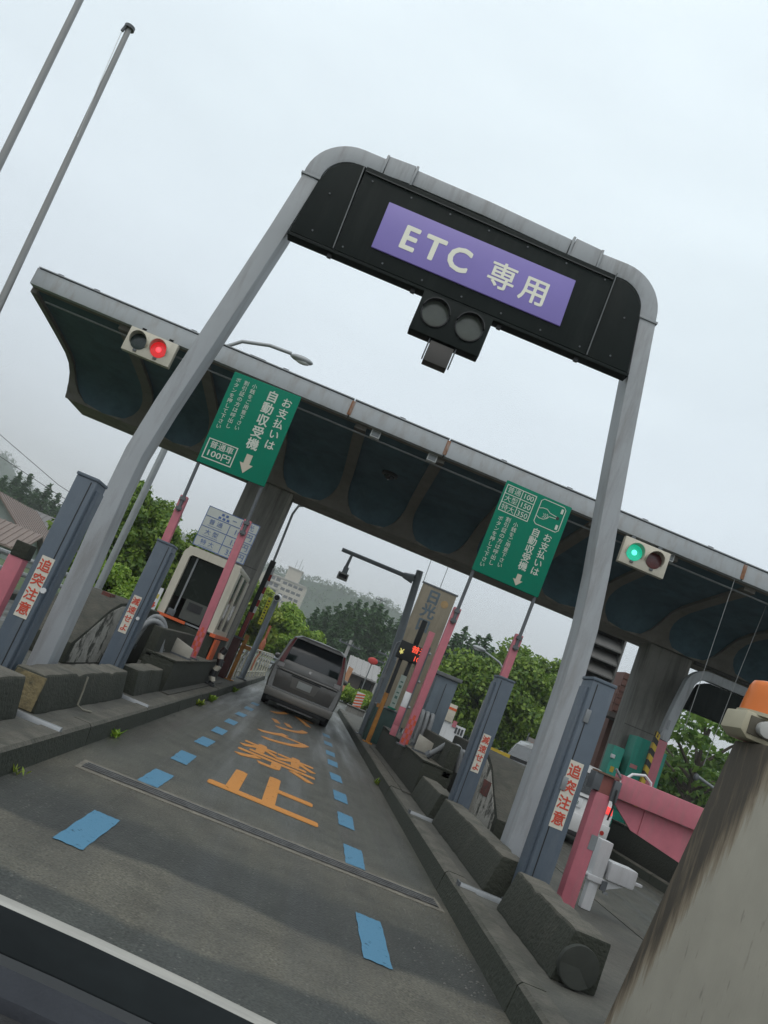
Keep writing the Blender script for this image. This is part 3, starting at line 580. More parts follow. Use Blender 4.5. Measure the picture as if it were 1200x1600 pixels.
# ------------------------------------------------------------------ green payment signs on pink posts
SY = 13.0
def pay_sign(label, x0, x1, z0, z1, wide, tilt):
    xm = (x0 + x1) / 2; o = thing('payment_sign', label, 'sign', (xm, SY + .06, .58), 'green payment signs', rot=(0, math.radians(tilt), 0))
    pan = bx('sign_panel', green_sign, o, x0, x1, SY, SY + .05, z0, z1, .01)
    for sx_ in (x0 + .04, x1 - .04):
        bx('pink_post', pink_m, o, sx_ - .06, sx_ + .06, SY + .06, SY + .18, .58, 2.86, .006)
        B().cyl((sx_, SY + .05, 2.6), (sx_, SY + .05, 5.02), .028, .028, 10).build('pole', dark_steel, o, smooth=40)
        for zz in (2.62, 2.78): bx('clamp', dark_steel, o, sx_ - .045, sx_ + .045, SY + .012, SY + .06, zz, zz + .05)
        for k in range(6):
            for j in range(3):
                if (k + j) % 2 == 0: bx('red_check', red_m, o, sx_ - .056 + j * .037, sx_ - .056 + (j + 1) * .037, SY + .056, SY + .062, .62 + k * .075, .62 + (k + 1) * .075)
        bx('base_plate', dark_steel, o, sx_ - .1, sx_ + .1, SY + .02, SY + .22, .575, .595)
    return o, pan
FY = SY - .004
oL, pL = pay_sign('green payment sign with a framed 普通車 100円 panel on the left island', -2.81, -1.66, 3.44, 5.04, False, -1.6)
def col(t, sz, x, ztop, zbot, par, bold=.012, m=sign_white, asp=1.0):
    n = len(t); pitch_ = (ztop - zbot) / n; text(t, sz, x, FY, (ztop + zbot) / 2, m, par, vertical=True, line=pitch_ / sz / 1.0 * LINEK, bold=bold)
LINEK = 1.0
col('お支払いは', .17, -1.835, 4.93, 4.0, pL, .016); col('自動収受機', .2, -2.09, 4.96, 3.9, pL, .022)
col('小銭をご用意下さい', .085, -2.42, 4.96, 4.12, pL, .004); col('割引証の方は呼出し', .088, -2.56, 4.96, 4.1, pL, .004); col('ボタンを押して下さい', .085, -2.70, 4.96, 4.04, pL, .004)
def arrow(par, cx, z0, z1, w):
    zm = z0 + (z1 - z0) * .5
    B().prism([(cx - w * .25, z1), (cx + w * .25, z1), (cx + w * .25, zm), (cx + w * .55, zm), (cx, z0), (cx - w * .55, zm), (cx - w * .25, zm)], 'y', FY - .001, FY + .003).build('arrow', arrow_m, par)
arrow(pL, -2.06, 3.52, 3.84, .2)
def frame(par, x0, x1, z0, z1, t=.012, nm='frame_line', m=None):
    for a in ((x0, x1, z0, z0 + t), (x0, x1, z1 - t, z1), (x0, x0 + t, z0 + t, z1 - t), (x1 - t, x1, z0 + t, z1 - t)):
        B().box(a[0], a[1], FY, FY + .003, a[2], a[3]).build(nm, m or sign_white, par)
frame(pL, -2.76, -2.27, 3.53, 3.87, .016)
text('普通車', .125, -2.515, FY - .001, 3.775, sign_white, pL, bold=.01, sx=1.05); text('100円', .135, -2.515, FY - .001, 3.63, sign_white, pL, bold=.012, sx=1.25)
oR, pR = pay_sign('green payment sign with fare table and pointing hand on the right island', 1.76, 2.91, 3.51, 5.10, False, .8)
col('お支払いは', .145, 2.71, 4.53, 3.8, pR, .012); col('自動収受機', .15, 2.5, 4.54, 3.8, pR, .016)
col('小銭をご用意下さい', .085, 2.15, 4.5, 3.7, pR, .004); col('割引証の方は呼出し', .088, 2.01, 4.53, 3.68, pR, .004); col('ボタンを押して下さい', .085, 1.885, 4.5, 3.6, pR, .004)
arrow(pR, 2.505, 3.55, 3.74, .15)
frame(pR, 1.79, 2.31, 4.58, 5.04, .014)
for zz in (4.733, 4.886): B().box(1.804, 2.296, FY, FY + .003, zz - .006, zz + .006).build('frame_line', sign_white, pR)
B().box(2.065, 2.077, FY - .001, FY + .003, 4.594, 5.026).build('frame_line', sign_white, pR)
for i, (a, b_) in enumerate((('普通', '100'), ('大型', '150'), ('特大', '350'))):
    zz = 4.957 - i * .153; text(a, .112, 1.935, FY - .001, zz, sign_white, pR, sx=1.02); text(b_, .125, 2.185, FY - .001, zz, sign_white, pR, bold=.006)
rr = [(2.44, 4.61), (2.79, 4.61), (2.83, 4.65), (2.83, 5.01), (2.79, 5.05), (2.44, 5.05), (2.40, 5.01), (2.40, 4.65), (2.44, 4.61)]
B().sweep(rr, .012, FY, FY + .003).build('pictogram_frame', sign_white, pR)
hand = [(2.41, 4.745), (2.46, 4.725), (2.53, 4.73), (2.585, 4.765), (2.61, 4.81), (2.72, 4.818), (2.735, 4.835), (2.72, 4.853), (2.60, 4.868), (2.54, 4.91), (2.47, 4.905), (2.41, 4.88)]
B().sweep(hand, .01, FY, FY + .003).build('hand_outline', sign_white, pR)
for a in range(3): B().sweep([(2.50 + a * .033, 4.75 + a * .008), (2.525 + a * .03, 4.775 + a * .008), (2.525 + a * .03, 4.80 + a * .006), (2.505 + a * .03, 4.825 + a * .006)], .008, FY, FY + .003).build('finger_line', sign_white, pR)
B().cyl((2.745, FY + .003, 4.836), (2.745, FY - .002, 4.836), .028, .028, 14).build('push_button', black_m, pR)
for zz in (4.97, 4.69): B().box(2.76, 2.80, FY, FY + .003, zz - .04, zz + .04).build('slot', sign_white, pR)

# ------------------------------------------------------------------ left island: walls, nose, booth
def nose(label, x0, x1, side, y0=10.05):
    o = thing('crash_nose', label, 'concrete barrier', ((x0 + x1) / 2, 12, .152), 'sloped concrete crash noses')
    pf = [(y0, .15), (y0, .40), (y0 + .5, .62), (y0 + 1.0, .87), (y0 + 1.4, .99), (y0 + 1.9, 1.03), (13.9, 1.03), (13.9, .15)]
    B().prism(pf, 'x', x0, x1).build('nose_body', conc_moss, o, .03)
    sx_ = x1 if side < 0 else x0
    B().prism([(y0 + .12, .17), (y0 + .15, .4), (y0 + .55, .6), (y0 + 1.05, .84), (y0 + 1.5, .95), (y0 + 2.2, .99), (y0 + 2.6, .17)], 'x', sx_ - .006, sx_ + .006).build('bare_side', conc_light, o)
    bx('red_patch', mat('worn red paint', (.16, .05, .04), .9, .4, 8, .3, stain=(.06, .06, .05), stain_amt=.9, stain_map=(6, 6, 6)), o, *((x0 + .35, x1 - .2) if side < 0 else (x0 - .014, x0 - .005)), *((y0 + 1.45, y0 + 1.75) if side < 0 else (y0 + .75, y0 + 1.15)), *((.99, 1.043) if side < 0 else (.52, .7)))
    return o
nose('dark sloped concrete crash nose on the left island behind the far left post', -3.22, -2.56, -1, 9.75)
nose('dark sloped concrete crash nose on the right island behind the far right post', 2.64, 3.3, 1, 9.75)
o = thing('island_wall', 'black stained low wall on the left island under the green sign', 'wall', (-1.8, 14, .152))
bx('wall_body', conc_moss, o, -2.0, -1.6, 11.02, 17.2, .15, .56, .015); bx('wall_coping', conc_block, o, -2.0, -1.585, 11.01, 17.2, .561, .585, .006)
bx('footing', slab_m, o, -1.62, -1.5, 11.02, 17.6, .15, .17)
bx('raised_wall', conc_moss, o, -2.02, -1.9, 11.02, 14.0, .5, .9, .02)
o = thing('island_wall', 'black stained low wall on the right island under the green sign', 'wall', (1.9, 14, .152))
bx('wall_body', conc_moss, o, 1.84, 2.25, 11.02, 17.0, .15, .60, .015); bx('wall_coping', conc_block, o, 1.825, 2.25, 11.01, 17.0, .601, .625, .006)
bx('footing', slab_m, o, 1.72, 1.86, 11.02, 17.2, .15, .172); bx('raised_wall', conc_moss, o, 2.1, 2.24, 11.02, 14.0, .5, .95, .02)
hose_m = mat('grey corrugated conduit', (.20, .21, .215), .5, .1)
def hose(label, pts, r=.038):
    P_ = [Vector(p) for p in pts]; fine = []
    for i in range(len(P_) - 1):
        p0, p1, p2, p3 = P_[max(i - 1, 0)], P_[i], P_[i + 1], P_[min(i + 2, len(P_) - 1)]
        for k in range(7):
            t_ = k / 7; fine.append(.5 * ((2 * p1) + (p2 - p0) * t_ + (2 * p0 - 5 * p1 + 4 * p2 - p3) * t_ ** 2 + (3 * p1 - p0 - 3 * p2 + p3) * t_ ** 3))
    fine.append(P_[-1])
    o = thing('conduit_hose', label, 'hose', pts[0], 'grey conduit hoses')
    B().tube(fine, [r * (1.06 if i % 2 else .96) for i in range(len(fine))], 10).build('hose_body', hose_m, o, smooth=60)
    a = fine[0]; B().cyl(a, a + (fine[1] - a).normalized() * .06, r * 1.35, r * 1.35, 10).build('end_collar', dark_steel, o); return o
hose('front grey hose looping over the left island wall', [(-2.25, 11.2, .45), (-2.24, 11.25, .72), (-2.16, 11.3, .90), (-2.05, 11.35, .93), (-1.96, 11.4, .84), (-1.9, 11.45, .58)])
hose('rear grey hose looping over the left island wall', [(-2.28, 11.5, .5), (-2.25, 11.55, .8), (-2.2, 11.6, .96), (-2.1, 11.6, .99), (-2.0, 11.65, .88), (-1.93, 11.7, .6)])
hose('left hose of the looping group behind the far right post', [(1.95, 11.6, .66), (2.05, 11.55, .78), (2.14, 11.5, .9), (2.21, 11.5, .88), (2.26, 11.45, .7), (2.28, 11.4, .2)])
hose('middle hose of the looping group behind the far right post', [(2.16, 11.7, .64), (2.22, 11.65, .84), (2.29, 11.6, .92), (2.37, 11.6, .85), (2.41, 11.6, .6)])
hose('right hose of the looping group behind the far right post', [(2.3, 11.8, .64), (2.36, 11.75, .82), (2.43, 11.7, .88), (2.49, 11.7, .8), (2.52, 11.7, .55)])
for k, (lab, x_) in enumerate((('left upright hose beside the right pink sign post', 1.98), ('middle upright hose beside the right pink sign post', 2.06), ('right upright hose beside the right pink sign post', 2.145))):
    hose(lab, [(x_ + .02, 13.5, .62), (x_ + .01, 13.5, .9), (x_ - .0, 13.52, 1.12), (x_ + .0, 13.62, 1.18), (x_ + .01, 13.75, 1.1), (x_ + .02, 13.85, .7)], .034)
for lab, xa, xb, y_, z_, lf in (('cream metal cable cover sloping on the left island wall', -1.99, -1.62, 12.3, .58, 1), ('cream metal cable cover sloping on the right island wall', 1.86, 2.24, 12.3, .62, -1)):
    o = thing('cable_cover', lab, 'cable cover', ((xa + xb) / 2, y_, z_))
    B().prism([(xa, z_ + .03), (xb, z_ + .03), (xb, z_ + .17), (xa, z_ + (.26 if lf > 0 else .25))], 'y', y_, y_ + .05).build('cover_plate', mat('weathered cream plate', (.38, .36, .31), .7, .2, 7), o, .004)
    bx('cover_foot', dark_steel, o, xa, xb, y_ - .03, y_ + .25, z_ + .001, z_ + .03)

# toll booth
o = thing('toll_booth', 'cream toll booth with dark window on the left island', 'toll booth', (-2.3, 16.2, .152))
bx('base', conc_moss, o, -2.84, -1.72, 14.9, 17.3, .15, .98, .02)
bx('orange_stripe', bright_orange, o, -2.80, -2.28, 14.86, 14.9, .985, 1.035); bx('orange_stripe', bright_orange, o, -1.80, -1.70, 14.86, 17.3, .97, 1.03)
bx('orange_board', bright_orange, o, -1.70, -1.66, 14.95, 15.6, .3, .95)
rw = corner(-2.66, 2.14, .17, 180, 90, 6) + corner(-1.94, 2.14, .17, 90, 0, 6)
outer = [(-2.83, 1.03)] + rw + [(-1.77, 1.03)]; inner = [(-2.70, 1.03), (-2.70, 2.12), (-2.66, 2.16), (-1.99, 2.16), (-1.95, 2.12), (-1.95, 1.03)]
fr = B(); B_poly = outer + inner[::-1]; fr.prism(B_poly, 'y', 14.95, 15.05); fr.build('front_frame', cream_m, o, smooth=40)
bx('roof', cream_m, o, -2.80, -1.79, 15.051, 17.25, 2.2, 2.31, .02)
bx('back_wall', mat('booth interior', (.05, .058, .05), .8, .25, 3), o, -2.8, -1.8, 17.15, 17.25, 1.0, 2.2)
bx('side_wall', cream_m, o, -2.82, -2.76, 15.05, 17.15, 1.0, 2.2)
for y0, y1 in ((15.051, 15.25), (15.95, 16.1), (17.0, 17.25)): bx('side_post', cream_m, o, -1.83, -1.77, y0, y1, 1.0, 2.2, .01)
bx('side_sill', cream_m, o, -1.832, -1.765, 15.051, 17.25, 1.0, 1.12)
bx('side_window', glass_dark, o, -1.81, -1.795, 15.25, 17.0, 1.12, 2.2)
bx('front_window', mat('booth glass', (.015, .021, .017), .25, .1, spec=.12), o, -2.72, -1.94, 15.06, 15.07, 1.4, 2.17)
bx('window_mullion', steel_m, o, -2.58, -2.55, 15.03, 15.06, 1.04, 2.16); bx('counter', steel_m, o, -2.70, -1.95, 14.9, 15.6, 1.0, 1.03)
bx('ticket_machine', mat('machine grey', (.07, .075, .066), .6, .2), o, -2.45, -2.05, 15.02, 15.055, 1.06, 1.42); bx('machine_screen', black_m, o, -2.38, -2.12, 15.012, 15.02, 1.24, 1.38)
bx('intercom', dark_steel, o, -2.66, -2.52, 14.93, 14.99, 1.04, 1.16, .01)
nt_ = thing('notice_board', 'small white notice with a red arrow beside the toll booth', 'notice', (-2.9, 14.9, 1.0))
bx('board', white_m, nt_, -2.98, -2.86, 14.88, 14.9, 1.02, 1.42); bx('yellow_mark', mat('yellow print', (.6, .5, .1), .5), nt_, -2.955, -2.885, 14.876, 14.881, 1.22, 1.3); bx('post', dark_steel, nt_, -2.94, -2.90, 14.9, 14.93, .152, 1.1)
B().prism([(-2.94, 1.15), (-2.90, 1.15), (-2.90, 1.1), (-2.875, 1.1), (-2.92, 1.04), (-2.965, 1.1), (-2.94, 1.1)], 'y', 14.874, 14.881).build('red_arrow', sticker_red, nt_)
# fare board above booth
o = thing('fare_board', 'pale fare board with blue lettering above the toll booth', 'sign', (-2.3, 15.3, 2.31))
blue_ink = mat('sign blue ink', (.10, .17, .40), .5, .1); PY = 15.2
pan = bx('board', mat('pale board', (.52, .55, .52), .5, .06), o, -2.80, -1.80, PY, PY + .04, 2.36, 3.13, .004)
for xx in (-2.6, -2.0): bx('stay', dark_steel, o, xx, xx + .04, PY + .04, PY + .08, 2.31, 3.0)
def ln(x0, x1, z0, z1): B().box(x0, x1, PY - .004, PY + .002, z0, z1).build('rule_line', blue_ink, pan)
for zz in (2.36, 2.545, 2.74, 2.94, 3.118): ln(-2.80, -1.80, zz, zz + .012)
for xx in (-2.80, -1.812): ln(xx, xx + .012, 2.372, 3.118)
for za in (2.372, 2.557, 2.752): ln(-2.31, -2.298, za, za + .173)
for zz, a, b_ in ((2.845, '普 通', '100円'), (2.645, '大 型', '150円'), (2.45, '特 大', '350円')):
    text(a, .105, -2.56, PY - .006, zz + .012, blue_ink, pan, sx=1.1); text(b_, .14, -2.02, PY - .006, zz, blue_ink, pan, sx=1.05); ln(-2.7, -2.42, zz - .062, zz - .056)
text('日光', .13, -2.02, PY - .006, 3.03, blue_ink, pan, sx=1.1); ln(-2.3, -2.22, 3.025, 3.035)
for xx, zz in ((-2.5, 3.06), (-2.42, 3.06), (-2.54, 2.99), (-2.46, 2.99), (-2.38, 2.99)): B().box(xx - .025, xx + .025, PY - .004, PY + .002, zz - .022, zz + .022).build('small_print', blue_ink, pan)

# bits along the left kerb
o = thing('striped_bollard', 'short black and white banded bollard on the left kerb', 'bollard', (-1.52, 15.5, .152))
zs = [.152, .24, .33, .44, .54, .66, .76, .87]
for i in range(7):
    off = .03 * math.sin(i * 1.9); B().cyl((-1.52 + off, 15.5, zs[i]), (-1.52 + .03 * math.sin((i + 1) * 1.9), 15.5, zs[i + 1]), .062 if i % 2 == 0 else .052, .058, 12).build('band', black_m if i % 2 == 0 else cream_m, o, smooth=40)
bx('foot', black_m, o, -1.62, -1.42, 15.4, 15.6, .152, .2, .01)
o = thing('barrier_machine', 'dark red barrier gate machine with raised striped arm on the left kerb', 'barrier gate', (-1.68, 19.5, .152))
bx('cabinet', mat('dark red cabinet', (.09, .03, .028), .6, .3), o, -1.86, -1.66, 19.3, 19.7, .16, 1.1, .01); bx('cabinet_top', dark_steel, o, -1.88, -1.60, 19.28, 19.72, 1.1, 1.14)
bx('arm_sleeve', mat('dark red sleeve', (.26, .035, .035), .5, .2), o, -1.74, -1.655, 19.4, 19.5, 1.14, 1.75, .01)
for i in range(8): B().box(-1.665 + i * .004, -1.61 + i * .004, 19.42, 19.46, 1.6 + i * .16, 1.6 + (i + 1) * .16).build('arm_band', white_m if i % 2 else mat('arm red', (.4, .04, .03), .5), o)
o = thing('black_post', 'tall black padded post with a thin conduit rising to the canopy', 'post', (-1.73, 19.9, .152))
bx('pad', black_m, o, -1.80, -1.665, 19.85, 19.98, .16, 3.08, .012); B().tube([(-1.73, 19.9, 3.05), (-1.77, 19.9, 4.3), (-1.72, 19.95, 4.55), (-1.5, 20.2, 4.7), (-1.3, 20.4, 4.72)], .03, 8).build('conduit', steel_m, o, smooth=40); bx('foot', dark_steel, o, -1.85, -1.62, 19.8, 20.03, .152, .17)
o = thing('orange_guard_post', 'rusty orange guard post on the left kerb beside the barrier machine', 'post', (-1.575, 19.7, .152))
bx('post_body', orange_m, o, -1.62, -1.53, 19.66, 19.75, .16, 1.25, .01); bx('clamp', orange_m, o, -1.56, -1.38, 19.64, 19.76, .93, 1.02, .006); bx('foot', orange_m, o, -1.68, -1.46, 19.6, 19.8, .152, .18)
o = thing('camera_post', 'grey post with a yellow sign and a small camera on the left kerb', 'post', (-1.47, 22, .152))
B().cyl((-1.47, 22, .152), (-1.45, 22, 2.35), .075, .07, 14).build('pole', mat('pole blue grey', (.2, .23, .26), .5), o, smooth=40); B().cyl((-1.47, 22, .152), (-1.47, 22, .2), .14, .14, 12).build('base_flange', dark_steel, o)
ys = bx('yellow_sign', mat('yellow sign', (.55, .52, .03), .5), o, -1.645, -1.545, 21.9, 21.93, 1.62, 2.36)
for k in range(8): B().box(-1.622, -1.568, 21.896, 21.902, 1.68 + k * .08, 1.68 + k * .08 + .022 + .02 * (k % 2)).build('small_print', mat('sign dark ink', (.04, .05, .03), .6), ys)
B().cyl((-1.44, 21.85, 2.42), (-1.42, 22.1, 2.45), .09, .09, 14).build('camera_body', white_m, o, smooth=40); B().cyl((-1.442, 21.83, 2.418), (-1.44, 21.85, 2.42), .07, .07, 14).build('camera_lens', black_m, o)
# pedestrian rail
o = thing('pipe_railing', 'cream pipe railing along the left kerb ahead of the van', 'railing', (-1.5, 26, .152))
ra, rb = Vector((-1.62, 21.4, 0)), Vector((-1.36, 31, 0)); railm = mat('rail cream', (.42, .40, .31), .5, .2)
for i in range(10):
    p = ra.lerp(rb, i / 9); B().tube([(p.x, p.y, .152), (p.x, p.y, .72), (p.x + .05, p.y, .9), (p.x + .02, p.y, .98)], .022, 8).build('upright', railm, o, smooth=40)
for zz in (.32, .98): B().cyl((ra.x, ra.y, zz), (rb.x, rb.y, zz), .02, .02, 8).build('rail', railm, o, smooth=40)
o = thing('guard_rail', 'grey steel guard rail running beyond the left railing', 'guard rail', (-3.0, 29, 0))
for i in range(9): bx('post', steel_m, o, -4.2 + i * .48, -4.14 + i * .48, 25.5 + i * 1.4, 25.56 + i * 1.4, 0, .95)
B().prism([(0, .68), (.06, .74), (.0, .80), (.06, .86), (0, .92), (-.02, .8)], 'y', 0, 1).v
bb = B(); 
for k in range(2):
    p0, p1 = Vector((-4.4, 25, 0)), Vector((.1, 38, 0))
    bb = B(); bb.v = [(p.x + dx, p.y, z_) for p in (p0, p1) for dx, z_ in ((0, .6 + k * .2), (.05, .66 + k * .2), (0, .74 + k * .2), (-.02, .67 + k * .2))]
    bb.f = [(0, 1, 5, 4), (1, 2, 6, 5), (2, 3, 7, 6), (3, 0, 4, 7)]; bb.build('beam', steel_m, o)
o = thing('convex_mirror', 'orange backed convex road mirror behind the left railing', 'road mirror', (-1.85, 31, 0))
om = mat('mirror orange', (.34, .10, .045), .6, .25); B().cyl((-1.85, 31, 0), (-1.85, 31, 1.9), .05, .05, 10).build('post', om, o, smooth=40)
bd = B(); bd.ball((-1.84, 30.95, 1.12), .10, .07, .27, 18, 10); bd.build('mirror_back', om, o, smooth=60)

# ------------------------------------------------------------------ right island beyond the signs
o = thing('overhead_camera_pole', 'blue grey pole with a horizontal arm holding an overhead camera', 'camera pole', (1.72, 19.6, .152))
pm = mat('pole slate', (.22, .25, .275), .5, .12, stain=(.15, .165, .18), stain_amt=.5)
B().prism([(1.64, 19.52), (1.84, 19.52), (1.84, 19.7), (1.64, 19.7)], 'z', .152, 2.0).build('lower_pole', pm, o, .01); B().cyl((1.74, 19.6, 2.0), (1.58, 19.6, 4.17), .10, .085, 14).build('pole', pm, o, smooth=40)
B().cyl((1.58, 19.6, 3.93), (-.33, 19.6, 3.93), .055, .05, 12).build('arm', pm, o, smooth=40); B().cyl((1.5, 19.6, 3.93), (1.25, 19.6, 3.93), .12, .07, 14).build('arm_joint', pm, o, smooth=40)
B().cyl((-.06, 19.6, 3.93), (-.08, 19.6, 3.55), .03, .045, 10).build('drop_tube', pm, o, smooth=40)
cmr = bx('camera', mat('camera grey', (.32, .33, .32), .5), o, -.2, .06, 19.45, 19.8, 3.27, 3.42, .02); bx('camera_mount', pm, cmr, -.13, .0, 19.55, 19.66, 3.42, 3.58); bx('camera_glass', glass_dark, cmr, -.17, .03, 19.44, 19.45, 3.29, 3.38)
bx('base_plate', dark_steel, o, 1.58, 1.9, 19.45, 19.78, .152, .17)
o = thing('fare_display', 'black LED fare display on a green cabinet at the right kerb', 'fare display', (1.95, 18.4, .152))
bx('cabinet', mat('dark green cabinet', (.03, .07, .06), .55, .3, 4), o, 1.66, 2.22, 18.3, 18.85, .16, .93, .01); bx('cabinet_top', steel_m, o, 1.64, 2.26, 18.28, 18.88, .931, .96)
hd = bx('display_head', black_m, o, 1.66, 2.25, 18.2, 18.42, 2.03, 2.42, .02); bx('head_stalk', black_m, o, 1.93, 2.05, 18.3, 18.42, 2.42, 3.0, .01)
for xx in (1.76, 1.98): bx('head_leg', black_m, o, xx, xx + .08, 18.3, 18.4, .96, 2.03)
led_r = mat('red led', (.3, .02, .01), .5, 0, emit=(1, .10, .05), emit_s=1.2); led_y = mat('yellow led', (.3, .3, .05), .5, 0, emit=(.9, .8, .25), emit_s=.7)
text('普通', .165, 2.105, 18.195, 2.31, led_r, hd, 'led_text', sx=1.1, bold=.012); text('100', .15, 2.14, 18.195, 2.13, led_r, hd, 'led_text', bold=.012); text('¥', .16, 1.74, 18.195, 2.17, led_y, hd, 'led_text', bold=.02)
bd = bx('white_notice', mat('pale green notice', (.45, .52, .46), .5, .1), o, 1.93, 2.05, 18.2, 18.23, 1.0, 1.72)

for k in range(5): B().box(1.96, 2.02, 18.196, 18.202, 1.08 + k * .12, 1.08 + k * .12 + .03 + .03 * (k % 2)).build('small_print', mat('notice ink', (.08, .18, .14), .5), bd)
pass; bx('green_foot', green_sign, o, 1.90, 2.08, 18.19, 18.24, .965, 1.0)
bx('beige_notice', mat('beige notice', (.36, .31, .21), .6, .1), o, 2.12, 2.2, 18.3, 18.33, .965, 2.03)
B().tube([(1.70, 18.6, 2.4), (1.62, 18.6, 2.33), (1.62, 18.6, 1.5), (1.62, 18.6, .96)], .025, 8).build('side_pipe', steel_m, o, smooth=40); bx('pipe_box', steel_m, o, 1.58, 1.66, 18.55, 18.63, 1.5, 1.6)
o = thing('orange_guard_post', 'rusty orange guard post on the right kerb beside the green cabinet', 'post', (1.73, 17.7, .152))
bx('post_body', orange_m, o, 1.68, 1.77, 17.66, 17.75, .16, 1.24, .01); bx('clamp', orange_m, o, 1.62, 1.70, 17.64, 17.76, .9, .98, .006); bx('foot', orange_m, o, 1.62, 1.82, 17.6, 17.8, .152, .18)
o = thing('striped_arm_post', 'short pink and white raised barrier arm beside the tall right sign post', 'barrier arm', (1.72, 14.2, .6))
for z0_, z1_, mm in ((.626, .8, pink_m), (.8, 1.12, pink_m), (1.12, 1.38, white_m), (1.38, 2.46, pink_m)): bx('arm_band', mm, o, 1.67, 1.775, 14.15, 14.22, z0_, z1_ - .002, .004)
bx('hinge_plate', dark_steel, o, 1.775, 1.8, 14.14, 14.24, .66, 2.2)
for zz in (1.15, 1.6, 2.1): B().ball((1.815, 14.13, zz), .025, .02, .025).build('bolt', steel_m, o)
o = thing('equipment_box', 'blue grey equipment box with a capped roof on the right island', 'equipment box', (2.38, 15.8, .6))
bx('box_body', mat('box slate', (.12, .155, .185), .5, .15, 3, stain=(.08, .1, .12), stain_amt=.5), o, 2.27, 2.68, 15.5, 16.1, .62, 1.9, .02); bx('roof_cap', mat('box cap', (.14, .15, .15), .5), o, 2.22, 2.73, 15.45, 16.15, 1.9, 1.97, .01)
bx('door_line', black_m, o, 2.47, 2.48, 15.494, 15.502, .8, 1.8)
# tall beige name board
o = thing('name_board', 'tall weathered beige board with large blue vertical lettering', 'sign board', (3.1, 28, 0))
bw = bx('board', mat('weathered beige board', (.22, .19, .135), .7, .18, 2, stain=(.14, .12, .085), stain_amt=.7), o, 2.52, 3.74, 28, 28.12, .4, 5.12, .01); bx('cap', dark_steel, o, 2.48, 3.78, 27.98, 28.14, 5.12, 5.17)
for xx in (2.6, 3.6): bx('post', dark_steel, o, xx, xx + .08, 28.12, 28.2, 0, 5.0)
text('日光口', .5, 3.02, 27.996, 4.25, mat('faded blue ink', (.085, .12, .145), .6, .3, 6), bw, vertical=True, line=1.0, bold=.035)
bd = B(); disc(bd, 3.45, 27.994, 4.7, .13, 20, 28.0); bd.build('emblem', mat('faded ochre', (.36, .24, .11), .7, .2), bw)
B().tube([(2.5, 28, 5.15), (2.45, 28, 6.6)], .012, 6).build('stay_wire', dark_steel, o); B().tube([(3.1, 28, 5.15), (3.1, 28, 6.6)], .012, 6).build('stay_wire', dark_steel, o)
